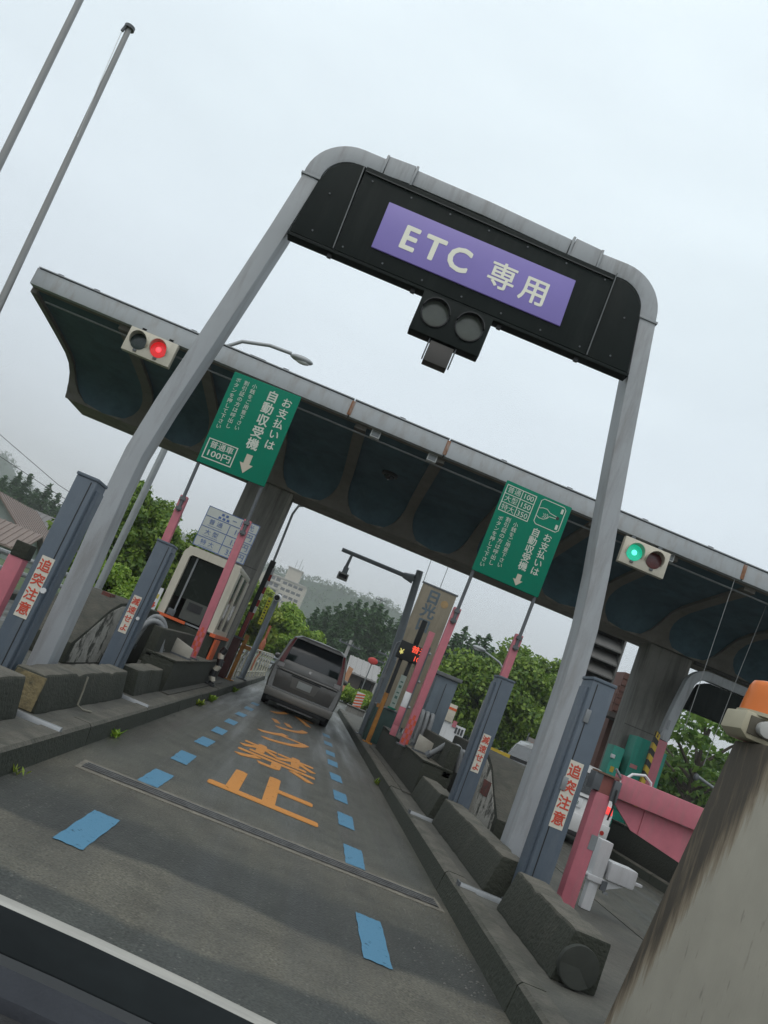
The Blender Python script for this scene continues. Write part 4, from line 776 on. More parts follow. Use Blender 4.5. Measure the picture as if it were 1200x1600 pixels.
# ------------------------------------------------------------------ near right: stained wall with beacon
def stained_wall_mat():
    m = bpy.data.materials.new('rain stained cream wall'); m.use_nodes = True; n = m.node_tree.nodes; l = m.node_tree.links; b = n['Principled BSDF']
    tc = n.new('ShaderNodeTexCoord'); sp = n.new('ShaderNodeSeparateXYZ'); l.new(tc.outputs['Object'], sp.inputs[0])
    # dirt band that runs down along the sloping far end of the wall
    ad = n.new('ShaderNodeMath'); ad.operation = 'MULTIPLY_ADD'; ad.inputs[1].default_value = .54; l.new(sp.outputs['Z'], ad.inputs[0]); l.new(sp.outputs['Y'], ad.inputs[2])
    mp = n.new('ShaderNodeMapping'); mp.inputs['Rotation'].default_value = (math.radians(-16.5), 0, 0); mp.inputs['Scale'].default_value = (14, 16, 1.6); l.new(tc.outputs['Object'], mp.inputs[0])
    ns = n.new('ShaderNodeTexNoise'); ns.inputs['Scale'].default_value = 1.4; ns.inputs['Detail'].default_value = 10; ns.inputs['Roughness'].default_value = .72; l.new(mp.outputs[0], ns.inputs['Vector'])
    nl = n.new('ShaderNodeTexNoise'); nl.inputs['Scale'].default_value = 3; nl.inputs['Detail'].default_value = 4; l.new(mp.outputs[0], nl.inputs['Vector'])
    band = n.new('ShaderNodeMapRange'); band.inputs['From Min'].default_value = .80; band.inputs['From Max'].default_value = 1.08; band.inputs['To Min'].default_value = -.45; band.inputs['To Max'].default_value = .40
    l.new(ad.outputs[0], band.inputs['Value'])
    zc = n.new('ShaderNodeMath'); zc.operation = 'MULTIPLY_ADD'; zc.inputs[1].default_value = .05; l.new(sp.outputs['Z'], zc.inputs[0]); l.new(band.outputs[0], zc.inputs[2])
    s1 = n.new('ShaderNodeMath'); s1.operation = 'ADD'; l.new(ns.outputs['Fac'], s1.inputs[0]); l.new(zc.outputs[0], s1.inputs[1])
    fac = n.new('ShaderNodeMapRange'); fac.inputs['From Min'].default_value = .52; fac.inputs['From Max'].default_value = .95; l.new(s1.outputs[0], fac.inputs['Value'])
    cr = n.new('ShaderNodeValToRGB'); e = cr.color_ramp.elements; e[0].color = (.36, .335, .275, 1); e[1].color = (.06, .05, .037, 1)
    q = e.new(.35); q.color = (.25, .205, .145, 1); q = e.new(.7); q.color = (.13, .102, .07, 1)
    l.new(fac.outputs[0], cr.inputs['Fac'])
    n2 = n.new('ShaderNodeTexNoise'); n2.inputs['Scale'].default_value = 5; n2.inputs['Detail'].default_value = 6; l.new(tc.outputs['Object'], n2.inputs['Vector'])
    r = n.new('ShaderNodeMapRange'); r.inputs['To Min'].default_value = .82; r.inputs['To Max'].default_value = 1.15; l.new(n2.outputs['Fac'], r.inputs['Value'])
    sm = n.new('ShaderNodeTexNoise'); sm.inputs['Scale'].default_value = 9; sm.inputs['Detail'].default_value = 5; mp2 = n.new('ShaderNodeMapping'); mp2.inputs['Rotation'].default_value = (math.radians(-16.5), 0, 0); mp2.inputs['Scale'].default_value = (3, 4, .9); l.new(tc.outputs['Object'], mp2.inputs[0]); l.new(mp2.outputs[0], sm.inputs['Vector'])
    sr = n.new('ShaderNodeMapRange'); sr.inputs['From Min'].default_value = .63; sr.inputs['From Max'].default_value = .70; sr.inputs['To Min'].default_value = 1; sr.inputs['To Max'].default_value = .72; l.new(sm.outputs['Fac'], sr.inputs['Value'])
    mm = n.new('ShaderNodeMath'); mm.operation = 'MULTIPLY'; l.new(r.outputs[0], mm.inputs[0]); l.new(sr.outputs[0], mm.inputs[1])
    mx = n.new('ShaderNodeMixRGB'); mx.blend_type = 'MULTIPLY'; mx.inputs['Fac'].default_value = 1; l.new(cr.outputs[0], mx.inputs['Color1']); l.new(mm.outputs[0], mx.inputs['Color2'])
    l.new(mx.outputs[0], b.inputs['Base Color']); b.inputs['Roughness'].default_value = .75
    bp = n.new('ShaderNodeBump'); bp.inputs['Strength'].default_value = .3; bp.inputs['Distance'].default_value = .01; l.new(ns.outputs['Fac'], bp.inputs['Height']); l.new(bp.outputs[0], b.inputs['Normal'])
    return m
o = thing('stained_wall', 'rain stained cream concrete wall with sloping end at the right edge', 'wall', (1.85, 3.0, .152))
B().prism([(4.03, .15), (3.62, 1.595), (1.2, 1.62), (1.2, .15)], 'x', 1.85, 2.3).build('wall_body', stained_wall_mat(), o, .012)
o = thing('warning_beacon', 'orange warning beacon on a cream horn speaker atop the stained wall', 'beacon', (1.98, 3.55, 1.598))
crm = mat('aged cream plastic', (.46, .42, .30), .45, .08, 5)
hs = B(); hs.prism([(1.77, 1.63), (1.78, 1.715), (2.10, 1.715), (2.11, 1.63), (2.07, 1.601), (1.81, 1.601)], 'y', 3.45, 3.63); hs = hs.build('speaker_housing', crm, o, .012)
bx('speaker_recess', mat('recess brown', (.10, .09, .065), .7), hs, 1.80, 2.06, 3.444, 3.452, 1.622, 1.70, .003)
B().cyl((1.86, 3.452, 1.66), (1.86, 3.40, 1.66), .03, .036, 18).build('horn_mouth', mat('horn white', (.45, .45, .43), .5), hs, .006)
bd = B(); prf = [(.0, 1.872), (.08, 1.871), (.106, 1.862), (.116, 1.84), (.122, 1.80), (.132, 1.717)]
na = 28
for r_, z_ in prf:
    for k in range(na): a = 2 * math.pi * k / na; bd.v.append((1.935 + r_ * math.cos(a) * 1.05, 3.54 + r_ * math.sin(a) * .9, z_))
for i in range(len(prf) - 1):
    for k in range(na): bd.f.append((i * na + k, i * na + (k + 1) % na, (i + 1) * na + (k + 1) % na, (i + 1) * na + k))
bd.build('beacon_dome', mat('orange polycarbonate', (.68, .16, .01), .3, .06, 5), o, smooth=50)
B().cyl((1.935, 3.54, 1.71), (1.935, 3.54, 1.725), .142, .142, 28).build('dome_seal', crm, o)
B().cyl((1.935, 3.54, 1.58), (1.935, 3.54, 1.603), .06, .06, 12).build('mount', dark_steel, o)

# pink frames on both islands
o = thing('pink_bumper_frame', 'pink steel frame with post and deep gusset beam on the right island', 'steel frame', (3.2, 7.05, .152))
bx('post', pink_m, o, 2.585, 2.715, 6.97, 7.1, .155, 1.13, .008); bx('worn_patch', mat('bare grey paint', (.22, .24, .25), .6), o, 2.66, 2.718, 6.966, 7.06, .68, .8)
bx('post_head', mat('rusty red steel', (.26, .09, .075), .7, .3, 9), o, 2.60, 2.70, 6.98, 7.09, 1.13, 1.28)
bx('clamp_box', dark_steel, o, 2.53, 2.6, 6.96, 7.1, 1.14, 1.28, .006); bx('clamp_box', dark_steel, o, 2.70, 2.76, 6.94, 7.1, 1.1, 1.27, .006); bx('head_plate', mat('rust plate', (.2, .12, .08), .8), o, 2.54, 2.74, 6.95, 7.1, 1.281, 1.295)
bx('beam', pink_m, o, 2.762, 4.3, 6.98, 7.16, 1.14, 1.335, .01)
B().prism([(2.735, 1.138), (4.25, 1.138), (4.25, .58), (3.45, .85), (2.99, .94), (2.78, 1.1)], 'y', 7.05, 7.075).build('gusset_plate', pink_m, o)
bx('plate_rib', pink_m, o, 3.05, 3.06, 7.04, 7.05, .93, 1.136); bx('post', pink_m, o, 4.15, 4.28, 7.0, 7.13, -.0 + .002, 1.13, .008)
B().tube([(2.73, 6.93, 1.2), (2.735, 6.92, 1.05), (2.73, 6.93, .95)], .008, 6).build('cable', black_m, o); B().tube([(2.76, 7.0, 1.27), (2.84, 7.0, 1.37), (2.95, 7.02, 1.40), (3.02, 7.03, 1.36), (3.03, 7.04, 1.335)], .012, 6).build('cable', white_m, o, smooth=40)
B().cyl((2.7, 7.02, 1.36), (2.78, 7.02, 1.29), .012, .012, 8).build('lever', steel_m, o)
o = thing('pink_post', 'pink steel post with a dark concrete cap at the left picture edge', 'post', (-2.53, 7.0, .152))
bx('post_body', pink_m, o, -2.60, -2.47, 6.95, 7.08, .155, 1.09, .008); bx('cap', conc_moss, o, -2.59, -2.46, 6.94, 7.09, 1.09, 1.22, .01); bx('base', dark_steel, o, -2.66, -2.4, 6.88, 7.15, .152, .17)
# white device on a post
o = thing('sensor_post', 'white sensor box on a short white post beside the pink frame', 'sensor', (3.04, 7.6, .152))
bx('lower_post', white_m, o, 2.995, 3.085, 7.56, 7.65, .155, .45, .01); bx('upper_post', white_m, o, 2.985, 3.095, 7.54, 7.67, .42, .76, .01); bx('collar', white_m, o, 2.96, 3.11, 7.53, 7.68, .40, .45, .006)
bx('sensor_body', white_m, o, 3.115, 3.37, 7.5, 7.72, .455, .615, .025); bx('sensor_nose', white_m, o, 3.37, 3.46, 7.56, 7.62, .50, .525, .008)
B().prism([(3.1, .448), (3.3, .448), (3.1, .35)], 'y', 7.55, 7.575).build('bracket', white_m, o); bx('shelf', white_m, o, 2.87, 2.96, 7.56, 7.62, .43, .445); bx('bolt_box', dark_steel, o, 3.09, 3.14, 7.52, 7.55, .36, .44); bx('knob', steel_m, o, 3.12, 3.16, 7.5, 7.53, .34, .36)

# ------------------------------------------------------------------ far right lane: second gate, green cabin, striped pole
o = thing('lane_gate', 'smaller grey arched gate with pink lower leg over the far right lane', 'gate', (9.2, 17.5, .152))
gp = [(7.46, 2.5), (7.49, 2.9), (7.56, 3.4), (7.62, 3.75)]
B().sweep([(7.45, .152), (7.45, 1.3), (7.455, 2.5)], .2, 17.4, 17.6).build('leg', pink_m, o, .012)
B().sweep([(7.455, 2.51)] + gp[1:] + corner(8.0, 3.75, .38, 176, 90, 8) + [(10.6, 4.11)] + corner(10.7, 3.73, .38, 86, 4, 8) + [(11.15, 3.4), (11.2, 2.5), (11.22, .01)], .2, 17.4, 17.6).build('arch', frame_grey, o, .012)
B().prism([(7.78, 3.72), (7.84, 3.9), (8.0, 3.99), (10.7, 3.99), (10.95, 3.8), (11.0, 3.3), (7.72, 3.3)], 'y', 17.35, 17.6).build('dark_panel', panel_dark, o, .01); bx('top_lug', steel_m, o, 7.42, 7.47, 17.38, 17.42, 2.75, 2.95)
o = thing('striped_pole', 'yellow and black striped pole leaning by the pink gate leg', 'striped pole', (7.22, 17.2, .152))
for k in range(20):
    z0_ = .16 + k * .12; B().prism([(7.17, z0_ + (.06 if k else 0)), (7.26, z0_), (7.26, z0_ + .118), (7.17, z0_ + .178)], 'y', 17.16, 17.26).build('band', mat('hazard yellow', (.55, .38, .03), .5, .1) if k % 2 else black_m, o)
B().cyl((7.21, 17.21, 2.5), (7.21, 17.21, 2.62), .055, .05, 12).build('cap', black_m, o)
gm = mat('teal cabinet paint', (.02, .34, .25), .5, .1, 3, stain=(.03, .17, .14), stain_amt=.5)
o = thing('green_cabinet', 'tall teal green cabinet in front of the right canopy pillar', 'cabinet', (7.4, 18.1, .152))
bx('cabinet_body', gm, o, 7.08, 7.40, 17.85, 18.3, .155, 2.42, .01); bx('wing', gm, o, 7.56, 7.86, 17.95, 18.3, .155, 2.3, .01); bx('back_panel', gm, o, 7.40, 7.56, 18.15, 18.3, .155, 2.2); bx('pink_label', mat('pink label', (.6, .25, .25), .5), o, 7.12, 7.28, 17.84, 17.852, 1.75, 1.83)
for k in range(3): bx('front_rail', gm, o, 7.08, 7.86, 17.80 - k * .002, 17.845, .5 + k * .35, .55 + k * .35)
o = thing('green_cabinet', 'small teal green box between the near right post and the pillar', 'cabinet', (6.35, 18.2, .0)); bx('cabinet_body', gm, o, 6.62, 6.86, 17.7, 18.1, .155, 2.05, .01); bx('yellow_sticker', mat('hazard yellow', (.55, .38, .03), .5, .1), o, 6.68, 6.76, 17.69, 17.702, 1.5, 1.62)
bx('lamp', white_m, o, 6.60, 6.68, 17.62, 17.7, 1.78, 1.86, .01)
o = thing('meter_stack', 'small stack of dusty meters on the pillar front', 'meter', (6.95, 18.3, 1.4))
for k, (w_, mm) in enumerate(((.1, cream_m), (.08, dark_steel), (.11, orange_m), (.07, red_m))): bx('meter', mm, o, 6.95 - w_, 6.95 + w_, 18.2, 18.41, 1.3 + k * .17, 1.44 + k * .17, .01)
bx('stand', dark_steel, o, 6.92, 6.98, 18.3, 18.41, .155, 1.3)
o = thing('boom_arm', 'thin grey boom arm reaching across the far right lane', 'barrier arm', (8.6, 15.6, 0)); B().cyl((7.5, 15.6, 2.0), (9.4, 15.6, 1.55), .03, .025, 8).build('arm', steel_m, o, smooth=40); bx('arm_post', dark_steel, o, 9.35, 9.5, 15.5, 15.7, 0.002, 1.6); B().ball((7.48, 15.6, 1.98), .05, .05, .07).build('arm_tip', dark_steel, o)
# dark low wall beside the far lane
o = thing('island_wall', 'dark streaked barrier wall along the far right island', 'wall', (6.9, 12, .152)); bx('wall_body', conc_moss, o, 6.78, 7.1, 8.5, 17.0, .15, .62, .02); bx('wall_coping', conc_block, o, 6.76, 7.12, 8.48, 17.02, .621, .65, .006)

# louvred office and brown building behind
o = thing('office_building', 'grey louvred stair tower with brown railed terrace behind the canopy', 'building', (9, 26, 0))
lv = mat('louvre grey', (.14, .14, .135), .6, .15, 3); brm = mat('brown cladding', (.12, .055, .042), .7, .25, 4)
bx('wall', mat('office wall dark', (.06, .06, .058), .8), o, 6.95, 7.74, 22.6, 22.8, 0, 5.4)
for k in range(7): B().prism([(22.34, 2.7 + k * .38), (22.58, 2.98 + k * .38), (22.58, 3.02 + k * .38), (22.34, 2.74 + k * .38)], 'x', 6.90, 7.74).build('louvre_slat', lv, o)
for xx in (6.86, 7.73): bx('louvre_frame', lv, o, xx, xx + .05, 22.34, 22.6, 0, 5.4)
bx('terrace_wall', brm, o, 8.95, 10.4, 25, 26.2, 0, 4.55, .01)
for k in range(6): bx('cladding_board', brm, o, 8.93, 10.42, 24.94, 24.985, 3.35 + k * .2, 3.52 + k * .2)
bx('terrace_deck', mat('deck dark', (.07, .06, .055), .8), o, 8.5, 10.4, 23.9, 25, 3.05, 3.2)
for k in range(6): bx('rail_post', brm, o, 8.52 + k * .36, 8.55 + k * .36, 23.92, 23.95, 3.2, 3.95)
for zz in (3.45, 3.7, 3.95): bx('rail', brm, o, 8.5, 10.4, 23.91, 23.96, zz, zz + .03)

# ------------------------------------------------------------------ cars
def car(name, label, loc, W2, H, L, body_m, kind, rot=0):
    o = thing(name, label, 'car' if kind != 'van' else 'van', loc, rot=(0, 0, rot)); x0, y0 = loc[0], loc[1]
    if kind == 'van': half = [(.0, .20), (.66, .22), (.80, .30), (.835, .55), (.83, .88), (.795, 1.0), (.70, 1.48), (.63, 1.63), (.50, 1.70), (.0, 1.725)]; belt = .95; lean = .26
    else: half = [(.0, .2), (.6, .2), (.72, .28), (.74, .5), (.735, .8), (.70, .92), (.6, 1.36), (.53, 1.47), (.4, 1.51), (.0, 1.53)]; belt = .9; lean = .3
    top = half[-1][1]; k = W2 / (.835 if kind == 'van' else .74); kz = H / top; half = [(a * k, z_ * kz) for a, z_ in half]; belt *= kz; top *= kz
    ring = half + [(-a, z_) for a, z_ in half[-2:0:-1]]; n = len(ring)
    yr = lambda z_: lean * max(0, (z_ - belt) / (top - belt)) + .03 * max(0, (.5 * kz - z_) / .3) * 0
    secs = [(-.0, .955, .98), (.03, .985, .995), (.12, 1, 1), (.5, 1, 1), (L * .5, 1, 1), (L * .72, 1, 1), (L * .76, .99, .96), (L * .86, .97, .60), (L * .95, .94, .56), (L, .82, .5)]
    bd = B()
    for s_, wx, wz in secs:
        for a, z_ in ring:
            zz = z_ if wz > .9 else min(z_, top * wz)
            if .9 < wz < 1: zz = .2 * kz + (z_ - .2 * kz) * wz
            bd.v.append((x0 + a * wx * (1 if wz > .9 or z_ < top * wz else .92), y0 + s_ + (yr(z_) if s_ < .3 else 0), zz))
    for i in range(len(secs) - 1):
        for j in range(n): bd.f.append((i * n + j, i * n + (j + 1) % n, (i + 1) * n + (j + 1) % n, (i + 1) * n + j))
    bd.f += [tuple(range(n))[::-1], tuple((len(secs) - 1) * n + j for j in range(n))]
    body = bd.build('body', body_m, o, smooth=38)
    def plate(nm, poly, m_, off=.02, dep=.05, par=None, bevel=.006):
        q = B(); nn = len(poly); q.v = [(x0 + a, y0 + yr(z_) - off, z_) for a, z_ in poly] + [(x0 + a, y0 + yr(z_) - off + dep, z_) for a, z_ in poly]
        q.f = [tuple(range(nn)), tuple(range(nn, 2 * nn))[::-1]] + [(i, (i + 1) % nn, nn + (i + 1) % nn, nn + i) for i in range(nn)]
        return q.build(nm, m_, par or o, bevel)
    def wheel(cx, cy, r=.29):
        t_ = B(); t_.cyl((cx - .09, cy, r), (cx + .09, cy, r), r, r, 24); w_ = t_.build('wheel', rubber, o, .03)
        B().cyl((cx - .092, cy, r), (cx + .092, cy, r), r * .62, r * .62, 18).build('rim', steel_m, w_)
    for sx_ in (-1, 1):
        for cy in (y0 + .62, y0 + L - .75): wheel(x0 + sx_ * (W2 - .12), cy)
        hy = y0 + L * .7; q = B(); q.v = [(x0 + sx_ * (W2 * .955), y0 + .5, belt + .08), (x0 + sx_ * (W2 * .955), hy, belt + .08), (x0 + sx_ * (W2 * .83), hy - .15, top * .9), (x0 + sx_ * (W2 * .83), y0 + .62, top * .9)]; q.f = [(0, 1, 2, 3)]
        q.v += [(v_[0] + sx_ * .02, v_[1], v_[2]) for v_ in q.v]; q.f += [(4, 5, 6, 7)] + [(i, (i + 1) % 4, 4 + (i + 1) % 4, 4 + i) for i in range(4)]; q.build('side_window', glass_dark, o)
        mx_ = B(); mx_.ball((x0 + sx_ * (W2 + .1), y0 + L * .7, belt + .12), .08, .05, .07); mx_.build('wing_mirror', body_m, o, smooth=60)
    return o, plate, body
vb = mat('bronze grey car paint', (.135, .13, .12), .33, .06, 2, metal=.35, coat=.5, spec=.5)
VX, VY = .095, 19.1
o, plate, _ = car('minivan', 'bronze grey minivan seen from behind in the lane', (VX, VY, 0), .84, 1.73, 4.3, vb, 'van')
plate('rear_window', [(-.635, 1.08), (.635, 1.08), (.60, 1.40), (.56, 1.61), (-.56, 1.61), (-.60, 1.40)], glass_dark, .012)
tl = mat('tail lamp red', (.16, .008, .01), .3, .1, 9)
for s_ in (-1, 1):
    p_ = [(s_ * .645, 1.0), (s_ * .75, 1.0), (s_ * .69, 1.35), (s_ * .615, 1.61), (s_ * .575, 1.62), (s_ * .615, 1.35)]
    lm = plate('tail_lamp', p_, tl, .03, .12); plate('lamp_clear', [(s_ * .60, .90), (s_ * .765, .88), (s_ * .75, .99), (s_ * .60, .99)], mat('clear lamp', (.35, .33, .32), .2, .05), .028, .1, lm)
    bd = B(); disc(bd, VX + s_ * .68, VY - .03, .25, .045, 14, VY + .02); bd.build('reflector', mat('reflector red', (.4, .03, .02), .3), o)
    B().cyl((VX + s_ * .6, VY + .02, .17), (VX + s_ * .6, VY + .02, .17), .01).v
plate('roof_spoiler', [(-.54, 1.62), (.54, 1.62), (.46, 1.70), (-.46, 1.70)], vb, .10, .2)
plate('tailgate_panel', [(-.66, .90), (.66, .90), (.60, 1.09), (-.60, 1.09)], vb, .014, .05)
plate('tailgate_seam', [(-.74, .822), (.74, .822), (.74, .838), (-.74, .838)], black_m, .016, .03)
for s_ in (-1, 1): plate('pillar_trim', [(s_ * .755, 1.0), (s_ * .785, 1.0), (s_ * .72, 1.36), (s_ * .64, 1.63), (s_ * .615, 1.62), (s_ * .69, 1.35)], mat('silver trim', (.30, .29, .27), .35, metal=.4), .012, .1)
plate('chrome_strip', [(-.70, .845), (.70, .845), (.70, .875), (-.70, .875)], mat('chrome strip', (.30, .29, .27), .3, metal=.7), .03, .05)
plate('tailgate_lower', [(-.68, .44), (.68, .44), (.72, .82), (-.72, .82)], vb, .012, .05)
rc = plate('plate_recess', [(-.30, .54), (.28, .54), (.33, .78), (-.33, .78)], mat('recess grey', (.19, .18, .165), .5), .016, .05)
np_ = plate('number_plate', [(-.165, .59), (.165, .59), (.165, .74), (-.165, .74)], mat('plate white', (.46, .48, .46), .5, .08), .026, .03, rc); plate('plate_handle', [(-.36, .785), (.34, .785), (.34, .815), (-.36, .815)], black_m, .03, .05, rc)
plate('bumper', [(-.80, .22), (.80, .22), (.815, .40), (-.815, .40)], mat('bumper highlight paint', (.26, .245, .22), .35, .05, metal=.3, coat=.4), .10, .25, bevel=.03)  # paler than the body paint: the bumper's sky highlight is put into its colour
plate('bumper_lower', [(-.70, .13), (.70, .13), (.72, .225), (-.72, .225)], black_m, .06, .2); plate('skid_strip', [(-.42, .10), (.42, .10), (.42, .125), (-.42, .125)], mat('skid grey', (.22, .22, .22), .5), .07, .1)
bd = B(); disc(bd, VX, VY - .018, 1.0, .035, 14, VY + .01); bd.build('badge', mat('badge chrome', (.6, .6, .6), .25, metal=.8), o)
B().tube([(VX - .3, VY + .02 + .25, 1.62), (VX - .3, VY - .02, 1.63)], .01, 6).build('wiper_stub', black_m, o)
wb = mat('white car paint', (.62, .62, .61), .3, .03, 2, coat=.5)
WX, WY = 5.36, 15.4
o, plate, _ = car('white_car', 'small white hatchback stopped in the lane right of the island', (WX, WY, 0), .80, 1.45, 3.6, wb, 'hatch')
plate('rear_window', [(-.56, .93), (.56, .93), (.47, 1.3), (-.47, 1.3)], glass_dark, .012)
for s_ in (-1, 1):
    plate('tail_lamp', [(s_ * .62, .74), (s_ * .755, .74), (s_ * .74, .86), (s_ * .60, .88)], mat('brake lamp lit', (.6, .03, .03), .3, .1, emit=(1, .08, .07), emit_s=.9), .025, .1)
    bd = B(); disc(bd, WX + s_ * .66, WY - .06, .40, .04, 14, WY); bd.build('reflector', mat('reflector red', (.4, .03, .02), .3), o)
plate('bumper', [(-.78, .24), (.78, .24), (.79, .55), (-.79, .55)], wb, .05, .15, bevel=.03); plate('bumper_lower', [(-.70, .16), (.70, .16), (.70, .245), (-.70, .245)], black_m, .04, .15)
npl = plate('number_plate', [(-.165, .66), (.165, .66), (.165, .825), (-.165, .825)], white_m, .024, .03); plate('plate_shelf', [(-.3, .85), (.3, .85), (.3, .87), (-.3, .87)], black_m, .02, .04)
text('28', .1, WX + .05, WY - .026, .73, mat('plate green', (.03, .12, .07), .5), npl, bold=.01)
# own car: bonnet edge, cowl, dashboard
o = thing('own_car', 'white bonnet edge and dark dashboard of the car in the lower left corner', 'car', (-.35, 1.0, 0))
wbm = mat('bonnet white', (.5, .485, .44), .4, .15, 4, spec=.4, stain=(.27, .26, .24), stain_amt=.6, stain_map=(.6, 14, 14))
def strip(nm, pts, m_, x0=-1.25, x1=.52, bow=.035, par=o, th=.012):
    q = B(); nx = 14; k = len(pts)
    for i in range(nx + 1):
        u = i / nx; x = x0 + (x1 - x0) * u; bo = bow * (1 - (2 * u - 1) ** 2)
        for y_, z_ in pts: q.v.append((x, y_ + bo - .034, z_ - .045 * (2 * u - 1) ** 2))
        for y_, z_ in pts[::-1]: q.v.append((x, y_ + bo - .034, z_ - th - .045 * (2 * u - 1) ** 2))
    m_n = 2 * k
    for i in range(nx):
        for j in range(m_n): q.f.append((i * m_n + j, i * m_n + (j + 1) % m_n, (i + 1) * m_n + (j + 1) % m_n, (i + 1) * m_n + j))
    q.f += [tuple(range(m_n))[::-1], tuple(nx * m_n + j for j in range(m_n))]
    return q.build(nm, m_, par, smooth=35)
strip('bonnet', [(1.02, .806), (1.03, .818), (1.06, .818), (1.10, .8105), (1.15, .786), (1.3, .71), (1.5, .60), (1.7, .46), (1.78, .3)], wbm)
strip('cowl', [(.93, .795), (.94, .82), (.955, .8245), (.98, .827), (1.005, .827), (1.034, .8245), (1.038, .80)], mat('cowl rubber', (.014, .017, .018), .8, .3, 9, spec=.06))
strip('windscreen_seal', [(.87, .80), (.895, .826), (.93, .8225), (.935, .80)], black_m)
strip('dashboard', [(.855, .80), (.862, .838), (.855, .845), (.83, .846), (.80, .846), (.795, .838)], mat('dashboard grey', (.042, .045, .052), .85, .15, 20, .15, spec=.08))
strip('speaker_strip', [(.70, .83), (.73, .845), (.792, .838), (.793, .82)], mat('speaker cloth', (.018, .018, .018), .9, .5, 90, .5))
strip('dashboard_edge', [(.55, .80), (.60, .87), (.69, .862), (.70, .84)], mat('dashboard grey', (.042, .045, .052), .85, .15, 20, .15, spec=.08))
bx('front_bumper', wbm, o, -1.2, .47, 1.78, 1.86, .22, .5, .02)
# ------------------------------------------------------------------ poles, flagpoles, lamps, wires
def pole_thing(nm, lab, cat, p0, p1, r0, r1, m_): 
    o = thing(nm, lab, cat, p0); B().cyl(p0, p1, r0, r1, 12).build('pole', m_, o, smooth=40); return o
fp = mat('flagpole grey', (.30, .30, .295), .45, .1, 4, metal=.3)
o = pole_thing('flagpole', 'tall grey flagpole with a round truck at its top', 'flagpole', (-7.03, 14, -.02), (-7.65, 14, 10.62), .075, .05, fp)
B().cyl((-7.65, 14, 10.62), (-7.653, 14, 10.68), .10, .10, 14).build('truck', dark_steel, o); B().cyl((-7.72, 13.95, 10.5), (-7.70, 13.95, 10.62), .03, .03, 8).build('pulley', dark_steel, o)
B().tube([(-7.72, 13.95, 10.5), (-7.66, 13.95, 9.8), (-7.5, 13.95, 8.2)], .006, 5).build('halyard', white_m, o)
pole_thing('flagpole', 'taller grey flagpole cut off by the top left picture edge', 'flagpole', (-7.82, 13.5, -.02), (-8.5, 13.5, 12.2), .08, .055, fp)
lampm = mat('lamp pole grey', (.34, .36, .37), .45, .1, 4, metal=.3)
def street_lamp(lab, base, armpts, head, r=.08, hl=.55, d=1):
    o = thing('street_lamp', lab, 'street lamp', base, 'street lamps')
    B().tube([base] + armpts, [r] + [r * .8] + [r * .5] * (len(armpts) - 1), 10).build('pole', lampm, o, smooth=50)
    h = B(); h.ball(head, hl * .5, .16, .11, 14, 8); h.build('lamp_head', lampm, o, smooth=60); g_ = B(); g_.ball((head[0] + d * .05, head[1], head[2] - .06), hl * .32, .12, .08, 12, 6); g_.build('lamp_glass', white_m, o, smooth=60)
    return o
street_lamp('grey street lamp whose curved arm shows above the canopy', (-6.3, 24, -.02), [(-6.3, 24, 8.0), (-6.15, 24, 8.7), (-5.6, 24, 9.2), (-4.8, 24, 9.42), (-4.1, 24, 9.45)], (-3.75, 24, 9.40), .11, .75)
street_lamp('small grey street lamp with arm to the left before the right trees', (8.9, 40, -.02), [(8.9, 40, 3.6), (8.85, 40, 4.3), (8.4, 40, 4.65), (7.6, 40, 4.85)], (7.25, 40, 4.9), .09, .7, -1)
# ------------------------------------------------------------------ trees
def leaf_cloud(centers, radii, per, size, rnd, flat=0.0, elong=1.0, shell=.55):
    V = []; 
    for c, r_ in zip(centers, radii):
        d = rnd.normal(size=(per, 3)); d /= np.linalg.norm(d, axis=1)[:, None]
        rad = r_ * (shell + (1 - shell) * rnd.random(per)) ** 1.0
        p = np.array(c) + d * rad[:, None] * np.array([1, 1, 1 - flat])
        nrm = d + rnd.normal(size=(per, 3)) * .7; nrm[:, 2] += .35; nrm /= np.linalg.norm(nrm, axis=1)[:, None]
        t = np.cross(nrm, rnd.normal(size=(per, 3))); t /= np.linalg.norm(t, axis=1)[:, None]; b_ = np.cross(nrm, t)
        s = size * rnd.uniform(.6, 1.3, per)[:, None]
        V.append(np.stack([p - t * s * elong, p + b_ * s * .55, p + t * s * elong, p - b_ * s * .55], 1))
    V = np.concatenate(V).reshape(-1, 3); return V
def quads_obj(nm, V, m_, parent):
    n = len(V) // 4; me = bpy.data.meshes.new(nm); o_ = ORG[parent] if parent else Vector((0, 0, 0))
    V = V - np.array(o_)
    me.vertices.add(n * 4); me.vertices.foreach_set('co', V.ravel()); me.loops.add(n * 4); me.loops.foreach_set('vertex_index', np.arange(n * 4, dtype=np.int32))
    me.polygons.add(n); me.polygons.foreach_set('loop_start', np.arange(0, n * 4, 4, dtype=np.int32)); me.polygons.foreach_set('loop_total', np.full(n, 4, dtype=np.int32)); me.update(calc_edges=True); me.validate()
    me.materials.append(m_); ob = bpy.data.objects.new(nm, me); C.objects.link(ob); ob.parent = parent; ORG[ob] = o_; return ob
bark = mat('bark', (.07, .055, .04), .9, .3, 6, .5)
